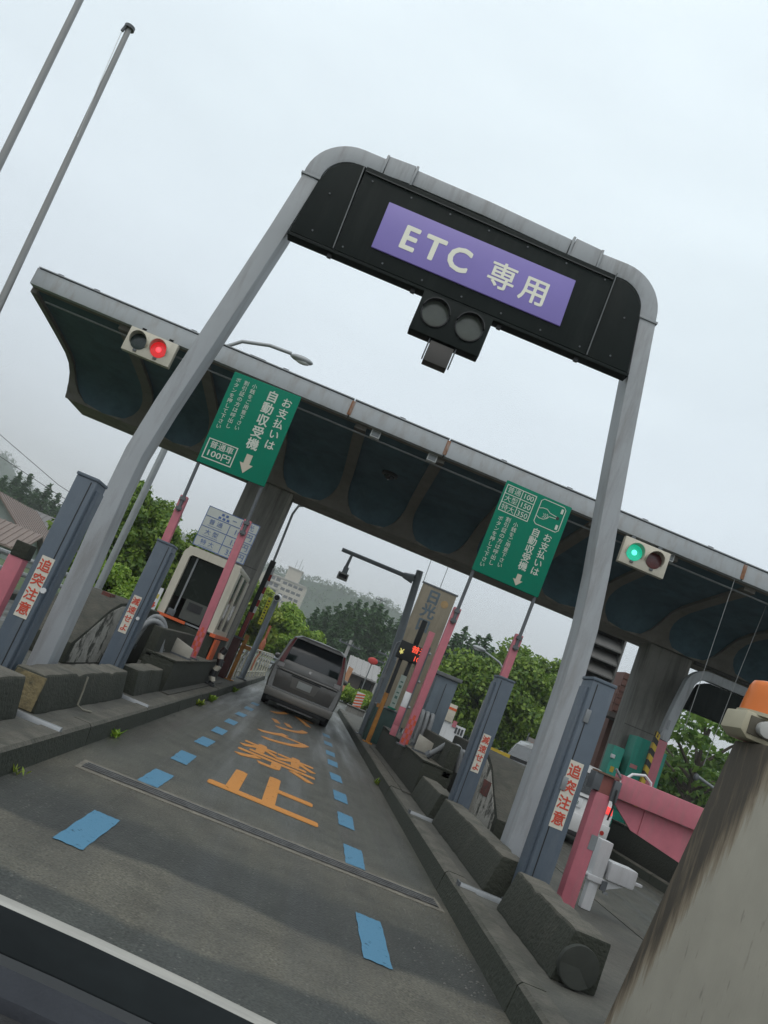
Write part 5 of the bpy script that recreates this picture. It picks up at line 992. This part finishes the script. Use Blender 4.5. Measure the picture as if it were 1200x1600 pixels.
def broadleaf(lab, base, H, R, m_, seed, clumps=60, per=170, size=.17, group=None, low=.25, name='broadleaf_tree', flat=.25, cr=.30):
    rnd = np.random.default_rng(seed); o = thing(name, lab, 'tree', base, group); b_ = Vector(base)
    th = H * .45; B().tube([b_, b_ + Vector((.1, 0, th * .5)), b_ + Vector((-.1, .1, th)), b_ + Vector((0, 0, H * .75))], [.05 * H * .55, .04 * H * .55, .03 * H * .5, .012 * H], 8).build('trunk', bark, o, smooth=50)
    cs = []; rs = []
    while len(cs) < clumps:
        d = rnd.normal(size=3); d /= np.linalg.norm(d); q = rnd.random() ** .4
        z_ = H * (low + (1 - low) / 2) + d[2] * q * H * (1 - low) / 2 * .88
        zr = (z_ / H - low) / (1 - low); wid = R * (.55 + .45 * math.sin(math.pi * min(1, max(0, zr * .85 + .1))))
        cs.append((base[0] + d[0] * q * wid, base[1] + d[1] * q * wid, base[2] + z_)); rs.append(R * cr * rnd.uniform(.65, 1.25))
    bb = B()
    for c in cs[::6]:
        mid = b_ + Vector((0, 0, max(th * .6, (c[2] - b_.z) * .6))); bb.tube([mid, (mid + Vector(c)) / 2 + Vector((0, 0, .15)), Vector(c)], [.014 * H, .009 * H, .003 * H], 5)
    bb.build('branch', bark, o, smooth=50)
    quads_obj('crown', leaf_cloud(cs, rs, int(per * 1.9), size * .72, rnd, flat), m_, o); return o
lm_bright = leaf_mat('bright leaves', (.10, .21, .012), (.28, .40, .04)); lm_mid = leaf_mat('mid leaves', (.06, .14, .012), (.22, .32, .038)); lm_dark = leaf_mat('dark conifer needles', (.018, .066, .012), (.05, .115, .026), .2); lm_yel = leaf_mat('young leaves', (.12, .2, .012), (.3, .36, .045))
lm_deep = leaf_mat('deep green leaves', (.04, .11, .012), (.15, .25, .03)); lm_far = leaf_mat('far wood leaves', (.03, .075, .014), (.07, .125, .024))
broadleaf('full evergreen tree with pale new leaves left of the toll booth', (-8.4, 33, -.03), 5.3, 2.6, lm_mid, 11, 85, 230, .15, low=.08, cr=.27)
o_ = broadleaf('rounded tree standing behind the price board and toll booth', (-5.4, 34, -.03), 4.6, 2.2, lm_mid, 12, 60, 220, .15, low=.1)
broadleaf('low bright green shrub below the evergreen tree on the left', (-6.6, 27, -.03), 1.75, 1.5, lm_bright, 13, 36, 200, .10, low=.05, name='shrub')
broadleaf('bright green bushy shrub at the foot of the grey lamp pole', (-7.6, 27.5, -.03), 2.0, 1.3, lm_bright, 14, 30, 200, .10, low=.05, name='shrub')
broadleaf('bright leafy tree just left of the van roof', (-4.1, 46, -.03), 4.3, 1.9, lm_yel, 15, 60, 200, .17, low=.08)
broadleaf('second leafy tree close behind the van roof', (-2.0, 52, -.03), 4.1, 2.1, lm_bright, 16, 55, 200, .18, low=.08)
broadleaf('dark tree behind the left railing', (-5.6, 52, -.03), 4.6, 2.6, lm_deep, 17, 50, 180, .2, low=.06)
broadleaf('large broadleaf tree behind the far right detector post', (10.6, 48, -.03), 6.6, 3.4, lm_mid, 21, 90, 230, .2, low=.05)
broadleaf('tall broadleaf tree just left of the right gate leg', (14.6, 50, -.03), 7.6, 3.6, lm_mid, 22, 90, 230, .2, low=.05)
broadleaf('lower broadleaf tree between the equipment box and the right posts', (7.6, 54, -.03), 4.6, 3.0, lm_deep, 23, 70, 200, .2, low=.05)
broadleaf('broadleaf tree half hidden behind the right gate leg', (18.5, 52, -.03), 7.0, 3.4, lm_deep, 24, 80, 200, .2, low=.05)
broadleaf('sparse layered tree seen through the far right gate', (17.2, 36, -.03), 6.9, 4.2, lm_deep, 25, 60, 32, .24, low=.28, flat=.85, cr=.24)
broadleaf('dense tree low behind the far right gate', (20.8, 44, -.03), 4.2, 4.0, lm_deep, 26, 80, 180, .22, low=.03)
broadleaf('green shrub behind the right canopy pillar', (12.2, 33, -.03), 3.6, 1.6, lm_mid, 27, 40, 160, .14, low=.05, name='shrub')
broadleaf('low verge shrub right of the van', (2.1, 44, -.03), .95, 1.3, lm_bright, 28, 24, 160, .10, low=.05, name='shrub')
broadleaf('small verge shrub below the red sign', (3.6, 47, -.03), 1.0, 1.2, lm_yel, 29, 20, 150, .10, low=.05, name='shrub')
# conifers
def conifer_mesh(seed, H, R):
    rnd = np.random.default_rng(seed); V = []
    lv = int(H * 3.4)
    for i in range(lv):
        f = i / (lv - 1); z_ = H * (.10 + .90 * f); r_ = R * (1 - f) ** .8 * rnd.uniform(.75, 1.15) + .12; nb = max(4, int(11 * (1 - f) + 4))
        for b_ in range(nb):
            a = rnd.uniform(0, 2 * math.pi); rr_ = r_ * rnd.uniform(.7, 1.1); k = max(5, int(rr_ * 15))
            t_ = rnd.random(k) ** .7; px = np.cos(a) * t_ * rr_; py = np.sin(a) * t_ * rr_; pz = z_ - t_ * rr_ * .35 + rnd.normal(size=k) * .12
            p = np.stack([px, py, pz], 1) + rnd.normal(size=(k, 3)) * .12; dr = np.array([math.cos(a), math.sin(a), -.25]) + rnd.normal(size=(k, 3)) * .5; dr /= np.linalg.norm(dr, axis=1)[:, None]
            sd_ = np.cross(dr, rnd.normal(size=(k, 3))); sd_ /= np.linalg.norm(sd_, axis=1)[:, None]; s = rnd.uniform(.16, .36, k)[:, None]
            V.append(np.stack([p - dr * s, p + sd_ * s * .45, p + dr * s, p - sd_ * s * .45], 1))
    return np.concatenate(V).reshape(-1, 3)
protos = []
for sd_, H_, R_ in ((1, 12, 3.2), (2, 12, 3.8), (3, 12, 2.8)):
    o = thing('conifer_tree', 'conifer', 'tree', (0, 0, 0)); B().tube([(0, 0, 0), (0, 0, 6), (.05, 0, 11.5)], [.22, .14, .03], 7).build('trunk', bark, o, smooth=50)
    quads_obj('crown', conifer_mesh(sd_, H_, R_), lm_dark, o); protos.append(o)
used = set()
def conifer(lab, x, y, H, k, z=-.03):
    p = protos[k % 3]; o = p if k % 3 not in used else copy_tree(p); used.add(k % 3)
    s = H / 12; o.location = (x, y, z); o.scale = (s * random.uniform(.95, 1.3), s * random.uniform(.95, 1.3), s); o.rotation_euler = (0, 0, random.uniform(0, 6.28)); o['label'] = lab; o['category'] = 'tree'; o['group'] = 'dark conifers behind the plaza'
    return o
ordn = ['first', 'second', 'third', 'fourth', 'fifth', 'sixth', 'seventh', 'eighth', 'ninth', 'tenth', 'eleventh', 'twelfth', 'thirteenth', 'fourteenth', 'fifteenth', 'sixteenth', 'seventeenth', 'eighteenth']
mid = [(-.016, 100, .062), (-.004, 108, .07), (.007, 112, .076), (.017, 106, .083), (.027, 110, .091), (.036, 104, .089), (.045, 112, .093), (.053, 106, .096), (.062, 110, .09), (.071, 105, .085), (.083, 112, .093), (.095, 108, .096), (.108, 112, .09)]
for i, (sx_, y_, tz) in enumerate(mid): conifer(ordn[i] + ' conifer from the left in the dark stand above the van', sx_ * y_, y_, 1.2 + tz * y_, i)
rgt = [(.150, 95, .098), (.158, 100, .108), (.168, 92, .098), (.177, 98, .106), (.187, 95, .11), (.197, 100, .098), (.21, 102, .092), (.225, 100, .09)]
for i, (sx_, y_, tz) in enumerate(rgt): conifer(ordn[i] + ' conifer from the left in the stand between the two right sign posts', sx_ * y_, y_, 1.2 + tz * y_, i + 1)
lft = [(-.45, 130, .06), (-.433, 140, .07), (-.418, 128, .066), (-.404, 136, .076), (-.392, 130, .078), (-.378, 140, .066), (-.366, 132, .076), (-.352, 138, .07), (-.338, 134, .074), (-.325, 140, .07)]
for i, (sx_, y_, tz) in enumerate(lft): conifer(ordn[i] + ' conifer from the left in the misty row above the left houses', sx_ * y_, y_, 1.2 + tz * y_, i + 2)
for i, (sx_, y_, tz) in enumerate([(-.305, 150, .052), (-.28, 155, .05), (-.125, 120, .045), (-.105, 126, .05)]): conifer(ordn[i] + ' lone conifer half hidden behind the left trees', sx_ * y_, y_, 1.2 + tz * y_, i)

# ------------------------------------------------------------------ hills
def hill(nm, cx, cy, rx, ry, h, m_, seed, n=60):
    rnd = np.random.default_rng(seed); q = B(); ph = rnd.uniform(0, 6.28, 8)
    for i in range(n + 1):
        for j in range(n + 1):
            u, v = -1 + 2 * i / n, -1 + 2 * j / n; r_ = math.hypot(u, v); f = max(0, math.cos(min(1, r_) * math.pi / 2)) ** 1.3
            w = 1 + .16 * math.sin(5 * u + ph[0]) * math.cos(4 * v + ph[1]) + .08 * math.sin(13 * u + ph[2]) + .05 * math.sin(29 * u + 17 * v + ph[3])
            q.v.append((cx + u * rx, cy + v * ry, -2 + h * f * w))
    for i in range(n):
        for j in range(n): q.f.append((i * (n + 1) + j, (i + 1) * (n + 1) + j, (i + 1) * (n + 1) + j + 1, i * (n + 1) + j + 1))
    ob = q.build(nm, m_, None, smooth=180); return tag(ob, kind='structure'), q
forest = mat('forested hillside', (.03, .06, .022), .95, .45, .12, 1.0, stain=(.05, .09, .03), stain_amt=.7, stain_map=(.05, .05, .05), bump_scale=.5)
hA, qA = hill('hill_middle', -30, 660, 320, 150, 60, forest, 3)
hB, qB = hill('hill_left', -380, 760, 260, 170, 72, forest, 4)
hC, qC = hill('hill_right', 330, 800, 260, 180, 46, forest, 5)
# trees covering the hills, uncountable
def hill_wood(nm, q, lab, seed, cnt, hmin):
    rnd = np.random.default_rng(seed); P_ = np.array(q.v); P_ = P_[P_[:, 2] > hmin]; P_ = P_[rnd.integers(0, len(P_), cnt)] + rnd.normal(size=(cnt, 3)) * np.array([4, 4, 0]); bb = []
    V = []
    for p in P_:
        c = [p + np.array([0, 0, 2.5])]; V.append(leaf_cloud(c, [2.6], 16, .85, rnd, 0, 1.0, .4))
    ob = quads_obj(nm, np.concatenate(V), lm_far, None); return tag(ob, lab, 'woodland', kind='stuff')
hill_wood('wood_middle', qA, 'misty wooded hillside behind the apartment block', 1, 5200, 3)
hill_wood('wood_left', qB, 'misty wooded hillside behind the left houses', 2, 2200, 3)
hill_wood('wood_right', qC, 'misty wooded hillside far behind the right trees', 3, 1500, 3)

# ------------------------------------------------------------------ apartment block
o = thing('apartment_block', 'pale multi storey apartment block with a rooftop tower above the trees', 'building', (-26, 400, 0))
am = mat('apartment wall', (.50, .455, .38), .8, .08, .3); wd = mat('apartment window', (.05, .055, .06), .4, .2)
bx('wall', am, o, -37, -15, 400, 414, -2, 33, 0); bx('side_wing', am, o, -52, -37.1, 403, 416, -2, 32.5); bx('roof', mat('roof slab grey', (.42, .40, .36), .8), o, -37, -15.5, 399.5, 414.5, 33, 33.6); bx('roof_tower', am, o, -27, -20, 402, 410, 33.6, 39.4); bx('tower_cap', mat('roof slab grey', (.42, .40, .36), .8), o, -27.4, -19.6, 401.6, 410.4, 39.4, 39.9)
for fl in range(7):
    z0_ = 30.2 - fl * 3.0
    bx('balcony', mat('balcony pale', (.44, .41, .36), .8, .1, .5), o, -36.3, -27.5, 398.9, 399.98, z0_ - .35, z0_ + .6)
    for k in range(3): bx('window', wd, o, -35.8 + k * 2.8, -33.7 + k * 2.8, 399.93, 400.02, z0_ + .7, z0_ + 2.3)
    for k in range(4): bx('window', wd, o, -26.6 + k * 2.65, -24.6 + k * 2.65, 399.93, 400.02, z0_ + .6, z0_ + 1.9)
for xx, hh in ((-24.5, 4.5), (-22.5, 6), (-21, 3)): B().cyl((xx, 405, 39.9), (xx, 405, 39.9 + hh), .12, .08, 6).build('antenna', dark_steel, o)

# ------------------------------------------------------------------ houses on the left
def house(lab, x0, x1, y0, y1, eave, ridge, wall_m, roof_m, ov=.5, axis='y', ribs_n=14):
    o = thing('house', lab, 'house', ((x0 + x1) / 2, (y0 + y1) / 2, -.03), 'houses on the left')
    bx('wall', wall_m, o, x0, x1, y0, y1, -.03, eave)
    xm = (x0 + x1) / 2
    if axis == 'y':   # ridge runs along Y, gable faces the camera
        B().prism([(x0, eave), (x1, eave), (xm, ridge)], 'y', y0, y1).build('gable', wall_m, o)
        for s_, xe in ((-1, x0), (1, x1)):
            sl = (ridge - eave) / (xm - x0); xo = xe + s_ * ov; zo = eave - ov * sl
            rf = B().prism([(xm, ridge), (xo, zo), (xo, zo + .12), (xm, ridge + .14)], 'y', y0 - ov, y1 + ov).build('roof', roof_m, o)
            for k in range(ribs_n):
                yy = y0 - ov + (y1 - y0 + 2 * ov) * (k + .5) / ribs_n; B().prism([(xm, ridge + .135), (xo, zo + .115), (xo, zo + .17), (xm, ridge + .19)], 'y', yy - .04, yy + .04).build('roof_rib', roof_m, rf)
    else:
        ym = (y0 + y1) / 2
        B().prism([(y0, eave), (y1, eave), (ym, ridge)], 'x', x0, x1).build('gable', wall_m, o)
        for s_, ye in ((-1, y0), (1, y1)):
            sl = (ridge - eave) / (ym - y0); yo = ye + s_ * ov; zo = eave - ov * sl
            rf = B().prism([(ym, ridge), (yo, zo), (yo, zo + .12), (ym, ridge + .14)], 'x', x0 - ov, x1 + ov).build('roof', roof_m, o)
            if s_ < 0:
                for k in range(ribs_n):
                    xx = x0 - ov + (x1 - x0 + 2 * ov) * (k + .5) / ribs_n; B().prism([(ym, ridge + .135), (yo, zo + .115), (yo, zo + .17), (ym, ridge + .19)], 'x', xx - .04, xx + .04).build('roof_rib', roof_m, rf)
    for k in range(2):
        xx = x0 + (x1 - x0) * (.25 + .45 * k); w_ = bx('window', glass_dark, o, xx, xx + .9, y0 - .03, y0 + .02, eave - 1.2, eave - .4); bx('window_frame', steel_m, w_, xx - .06, xx + .96, y0 - .045, y0 - .01, eave - 1.26, eave - 1.2)
    return o
brown_roof = mat('brown metal roof', (.20, .15, .125), .5, .15, 2); grey_roof = mat('grey tile roof', (.17, .16, .155), .6, .2, 3); teal_wall = mat('pale teal wall', (.28, .33, .30), .8, .08); beige_wall = mat('beige plaster', (.33, .25, .15), .8, .12)
house('brown roofed house with a pale teal gable at the left edge', -25.5, -20.2, 55, 62, 1.75, 3.6, teal_wall, brown_roof)
bx_h = house('lean to with ribbed brown roof below the teal gable', -24.0, -18.6, 50.5, 54.4, .9, 2.0, teal_wall, brown_roof, .4, 'x', 16)
house('grey roofed house behind the brown roof on the left', -31, -25, 74, 80, 2.6, 4.3, beige_wall, grey_roof, .6, 'x')
house('ochre walled house beside the near left detector post', -25.5, -21.5, 72, 78, 2.2, 3.5, beige_wall, grey_roof, .5, 'x')
house('grey roofed low house beyond the road right of the van', 3.3, 7.0, 66, 71, 1.9, 2.9, mat('dark shop wall', (.09, .075, .065), .8), mat('pale grey roof', (.30, .29, .28), .6, .1), .5, 'x', 10)
# left verge guard rail
o = thing('guard_rail', 'white grey guard rail beside the left lane behind the pink post', 'guard rail', (-7.2, 18, 0))
for i in range(8): B().cyl((-7.1, 12 + i * 2, .13), (-7.1, 12 + i * 2, 1.0), .05, .05, 10).build('post', steel_m, o, smooth=40)
for zz in (.55, .9): B().tube([(-7.05, 11.5, zz), (-7.05, 26.5, zz)], .06, 8).build('rail', mat('rail white', (.42, .43, .42), .5, .1), o, smooth=40)
# wires
for lab, pts in (('upper overhead wire sloping down at the left edge', [(-30, 60, 8.2), (-26.8, 60, 7.7), (-21.5, 60, 6.0), (-16, 60, 5.0)]), ('lower overhead wire sloping down at the left edge', [(-30, 61, 7.0), (-26.8, 61, 6.4), (-21.5, 61, 5.4), (-16, 61, 4.7)])):
    tag(B().tube(pts, .022, 5).build('overhead_wire', black_m, None), lab, 'wire', 'overhead wires')
def upole(lab, x, y, h, bars=2):
    o = thing('utility_pole', lab, 'utility pole', (x, y, -.03), 'utility poles'); B().cyl((x, y, -.03), (x, y, h), .16, .11, 10).build('pole', mat('pole concrete', (.35, .35, .34), .8), o, smooth=40)
    for k in range(bars): bx('cross_arm', dark_steel, o, x - .8, x + .8, y - .15, y - .08, h - .4 - k * .6, h - .3 - k * .6)
    for k in range(4): B().cyl((x - .7 + k * .45, y - .1, h - .3), (x - .7 + k * .45, y - .1, h - .15), .04, .03, 6).build('insulator', steel_m, o)
    return o
upole('leaning thin utility pole right behind the van roof', 2.05, 58, 3.7, 1); upole('slim utility pole standing out of the dark conifers', 6.0, 120, 13.6, 1); upole('short utility pole behind the red round sign', 5.15, 62, 4.2, 2); upole('short pole behind the white kiosk on the right', 10.6, 62, 4.4, 1)
# roadside bits beyond the van
o = thing('round_sign', 'red round road sign in front of the low house', 'sign', (3.95, 58, 0)); B().cyl((3.95, 58, -.02), (3.95, 58, 3.0), .04, .04, 8).build('post', steel_m, o, smooth=40); bd = B(); bd.ball((3.95, 57.9, 2.95), .36, .06, .24, 20, 8); bd.build('sign_face', mat('sign red', (.55, .04, .035), .5, .05), o, smooth=60)
o = thing('striped_board', 'orange and white striped warning board at the end of the right kerb', 'warning board', (2.1, 31.5, 0)); bx('board', white_m, o, 2.05, 2.36, 31.5, 31.53, .2, .92)
for k in range(6): B().prism([(2.05, .22 + k * .11), (2.36, .30 + k * .11), (2.36, .355 + k * .11), (2.05, .275 + k * .11)], 'y', 31.49, 31.502).build('stripe', bright_orange, o)
for xx in (2.08, 2.3): bx('leg', dark_steel, o, xx, xx + .03, 31.53, 31.57, 0, .9)
o = thing('concrete_step', 'small pale concrete kerb block beside the striped board', 'concrete block', (2.2, 30.6, 0)); bx('block_body', conc_pillar, o, 1.85, 2.5, 30.4, 31.2, -.02, .34, .02); bx('block_top', slab_m, o, 1.82, 2.53, 30.37, 31.23, .341, .38, .01)
o = thing('orange_flag', 'faded orange banner flag standing right of the van', 'banner', (1.75, 42, 0)); B().cyl((1.75, 42, -.02), (1.85, 42, 1.9), .025, .02, 8).build('pole', white_m, o); B().prism([(1.78, .5), (2.05, .55), (2.12, 1.75), (1.85, 1.8)], 'y', 42, 42.02).build('cloth', mat('faded orange cloth', (.5, .26, .14), .8, .2), o)
o = thing('blue_tarp', 'blue tarpaulin heap on the verge beyond the van', 'tarpaulin', (3.6, 52, 0)); q = B(); q.ball((3.7, 52, .35), .75, .4, .38, 14, 8); q.v = [(a + random.uniform(-.05, .05), b_, c + random.uniform(-.06, .06)) for a, b_, c in q.v]; q.build('sheet', mat('blue tarp', (.04, .10, .32), .5, .15), o, smooth=30)
bx('stone', conc_pillar, o, 3.5, 3.7, 51.55, 51.65, -.02, .12)
o = thing('white_kiosk', 'white kiosk with an orange stripe behind the right island', 'kiosk', (6.9, 41, 0)); bx('wall', white_m, o, 6.5, 8.2, 41, 43, -.02, 1.15); bx('sign_top', mat('kiosk cream', (.6, .55, .45), .5), o, 6.5, 7.45, 40.9, 41.4, 1.15, 2.0, .02); bx('orange_stripe', bright_orange, o, 6.5, 7.45, 40.89, 40.902, 1.72, 1.84); bx('pink_mark', pink_m, o, 7.5, 7.7, 40.95, 41.0, 1.0, 1.3)
for k in range(3): bx('window', wd, o, 7.72 + k * .15, 7.82 + k * .15, 40.97, 41.01, .75, 1.05)
o = thing('vertical_banner', 'white vertical banner with faint red print before the right trees', 'banner', (6.1, 22, 0)); bx('cloth', mat('banner cloth', (.55, .5, .48), .7, .08), o, 6.03, 6.27, 22, 22.02, .75, 1.6); B().cyl((6.0, 22.01, 0), (6.0, 22.01, 1.7), .015, .015, 8).build('pole', steel_m, o)
for k in range(5): bx('red_print', mat('banner red', (.45, .12, .1), .6, .3, 20), o, 6.11, 6.19, 21.994, 22.001, .85 + k * .14, .94 + k * .14)
o = thing('plain_board', 'plain pale grey board behind the far right detector post', 'board', (3.3, 14.5, .152)); bx('panel_face', mat('pale panel', (.38, .39, .38), .6), o, 3.02, 3.3, 14.5, 14.54, .9, 1.75); bx('leg', dark_steel, o, 3.14, 3.18, 14.54, 14.58, .155, 1.0)
o = thing('barrier_beam', 'yellow and black horizontal barrier beam behind the right crash nose', 'barrier', (4.2, 15, 0)); 
for k in range(8): bx('beam_band', mat('hazard yellow', (.55, .38, .03), .5, .1) if 2 <= k < 5 else black_m, o, 3.2 + k * .14, 3.338 + k * .14, 14.98, 15.06, 1.0, 1.06)
bx('support', dark_steel, o, 3.24, 3.3, 15.0, 15.05, .155, 1.0)

# grey car far right lane
o, plate, _ = car('grey_car', 'dark silver car far off beyond the pink frame on the right', (11.0, 24, 0), .82, 1.45, 4.0, mat('silver paint', (.25, .27, .29), .3, .03, 2, metal=.4, coat=.4), 'hatch'); plate('rear_window', [(-.56, .93), (.56, .93), (.47, 1.3), (-.47, 1.3)], glass_dark, .012); plate('bumper', [(-.78, .24), (.78, .24), (.79, .55), (-.79, .55)], mat('silver paint', (.25, .27, .29), .3), .05, .15, bevel=.03)

# ------------------------------------------------------------------ weeds, grit
def weed(lab, x, y, z, n, h, seed):
    rnd = np.random.default_rng(seed); o = thing('weed', lab, 'weed', (x, y, z), 'weeds along the kerb'); V = []
    for i in range(n):
        a = rnd.uniform(0, 6.28); l_ = h * rnd.uniform(.5, 1.1); d = np.array([math.cos(a) * .7, math.sin(a) * .7, rnd.uniform(.5, 1.3)]); d /= np.linalg.norm(d); s_ = np.cross(d, [0, 0, 1]); s_ /= np.linalg.norm(s_); b_ = np.array([x + rnd.uniform(-.04, .04), y + rnd.uniform(-.06, .06), z])
        V.append(np.array([b_, b_ + d * l_ * .55 + s_ * h * .13, b_ + d * l_ + np.array([0, 0, -.1 * l_]), b_ + d * l_ * .55 - s_ * h * .13]))
    quads_obj('leaves', np.concatenate(V), lm_bright if seed % 2 else lm_yel, o); B().cyl((x, y, z), (x, y, z + h * .4), .004, .003, 5).build('stem', bark, o)
weed('small bright weed at the left kerb foot between the posts', -1.31, 7.5, 0, 26, .13, 1); weed('weed tuft at the left kerb foot below the sign wall', -1.3, 12.9, 0, 40, .16, 2); weed('broad weed patch at the left kerb foot before the bollard', -1.29, 14.4, 0, 60, .17, 3)
weed('thin weed on the road edge at the lower left', -1.29, 5.1, 0, 9, .075, 4); weed('weed tuft at the left kerb near the railing', -1.3, 18.8, 0, 40, .18, 5); weed('weed sprig along the right kerb near the dark wall', 1.53, 12.2, 0, 24, .12, 6)
gq = B(); rnd = random.Random(5)
for i in range(380):
    s_ = rnd.uniform(.002, .008); x = 1.5 - abs(rnd.gauss(0, .16)); y = rnd.uniform(3.2, 6.0) if i < 300 else rnd.uniform(6, 14)
    if i % 5 == 0: x = -1.28 + abs(rnd.gauss(0, .12)); y = rnd.uniform(4.6, 11)
    gq.add([(x - s_, y - s_, .001), (x + s_, y - s_ * .6, .001), (x + s_ * .5, y + s_, .001), (x - s_ * .8, y + s_ * .7, .001), (x, y, s_ * 1.1)], [(0, 1, 4), (1, 2, 4), (2, 3, 4), (3, 0, 4)])
tag(gq.build('road_grit', mat('grit stones', (.13, .13, .12), .8, .4, 40)), 'loose grit and pebbles along the kerb foot', 'grit', kind='stuff')
# ------------------------------------------------------------------ damp air
hz = B().box(-800, 800, -30, 1000, -4, 110).build('haze', black_m, None); tag(hz, kind='stuff'); hm = bpy.data.materials.new('damp air'); hm.use_nodes = True; n = hm.node_tree.nodes; l = hm.node_tree.links; n.clear()
ho = n.new('ShaderNodeOutputMaterial'); pv = n.new('ShaderNodeVolumePrincipled'); pv.inputs['Color'].default_value = (.93, .95, .96, 1); pv.inputs['Density'].default_value = .00075; pv.inputs['Anisotropy'].default_value = .2; l.new(pv.outputs[0], ho.inputs['Volume'])
hz.data.materials.clear(); hz.data.materials.append(hm); hz['label'] = 'pale mist filling the valley air'; hz['category'] = 'haze'
bpy.data.objects.remove(_to); bpy.data.curves.remove(_tc)
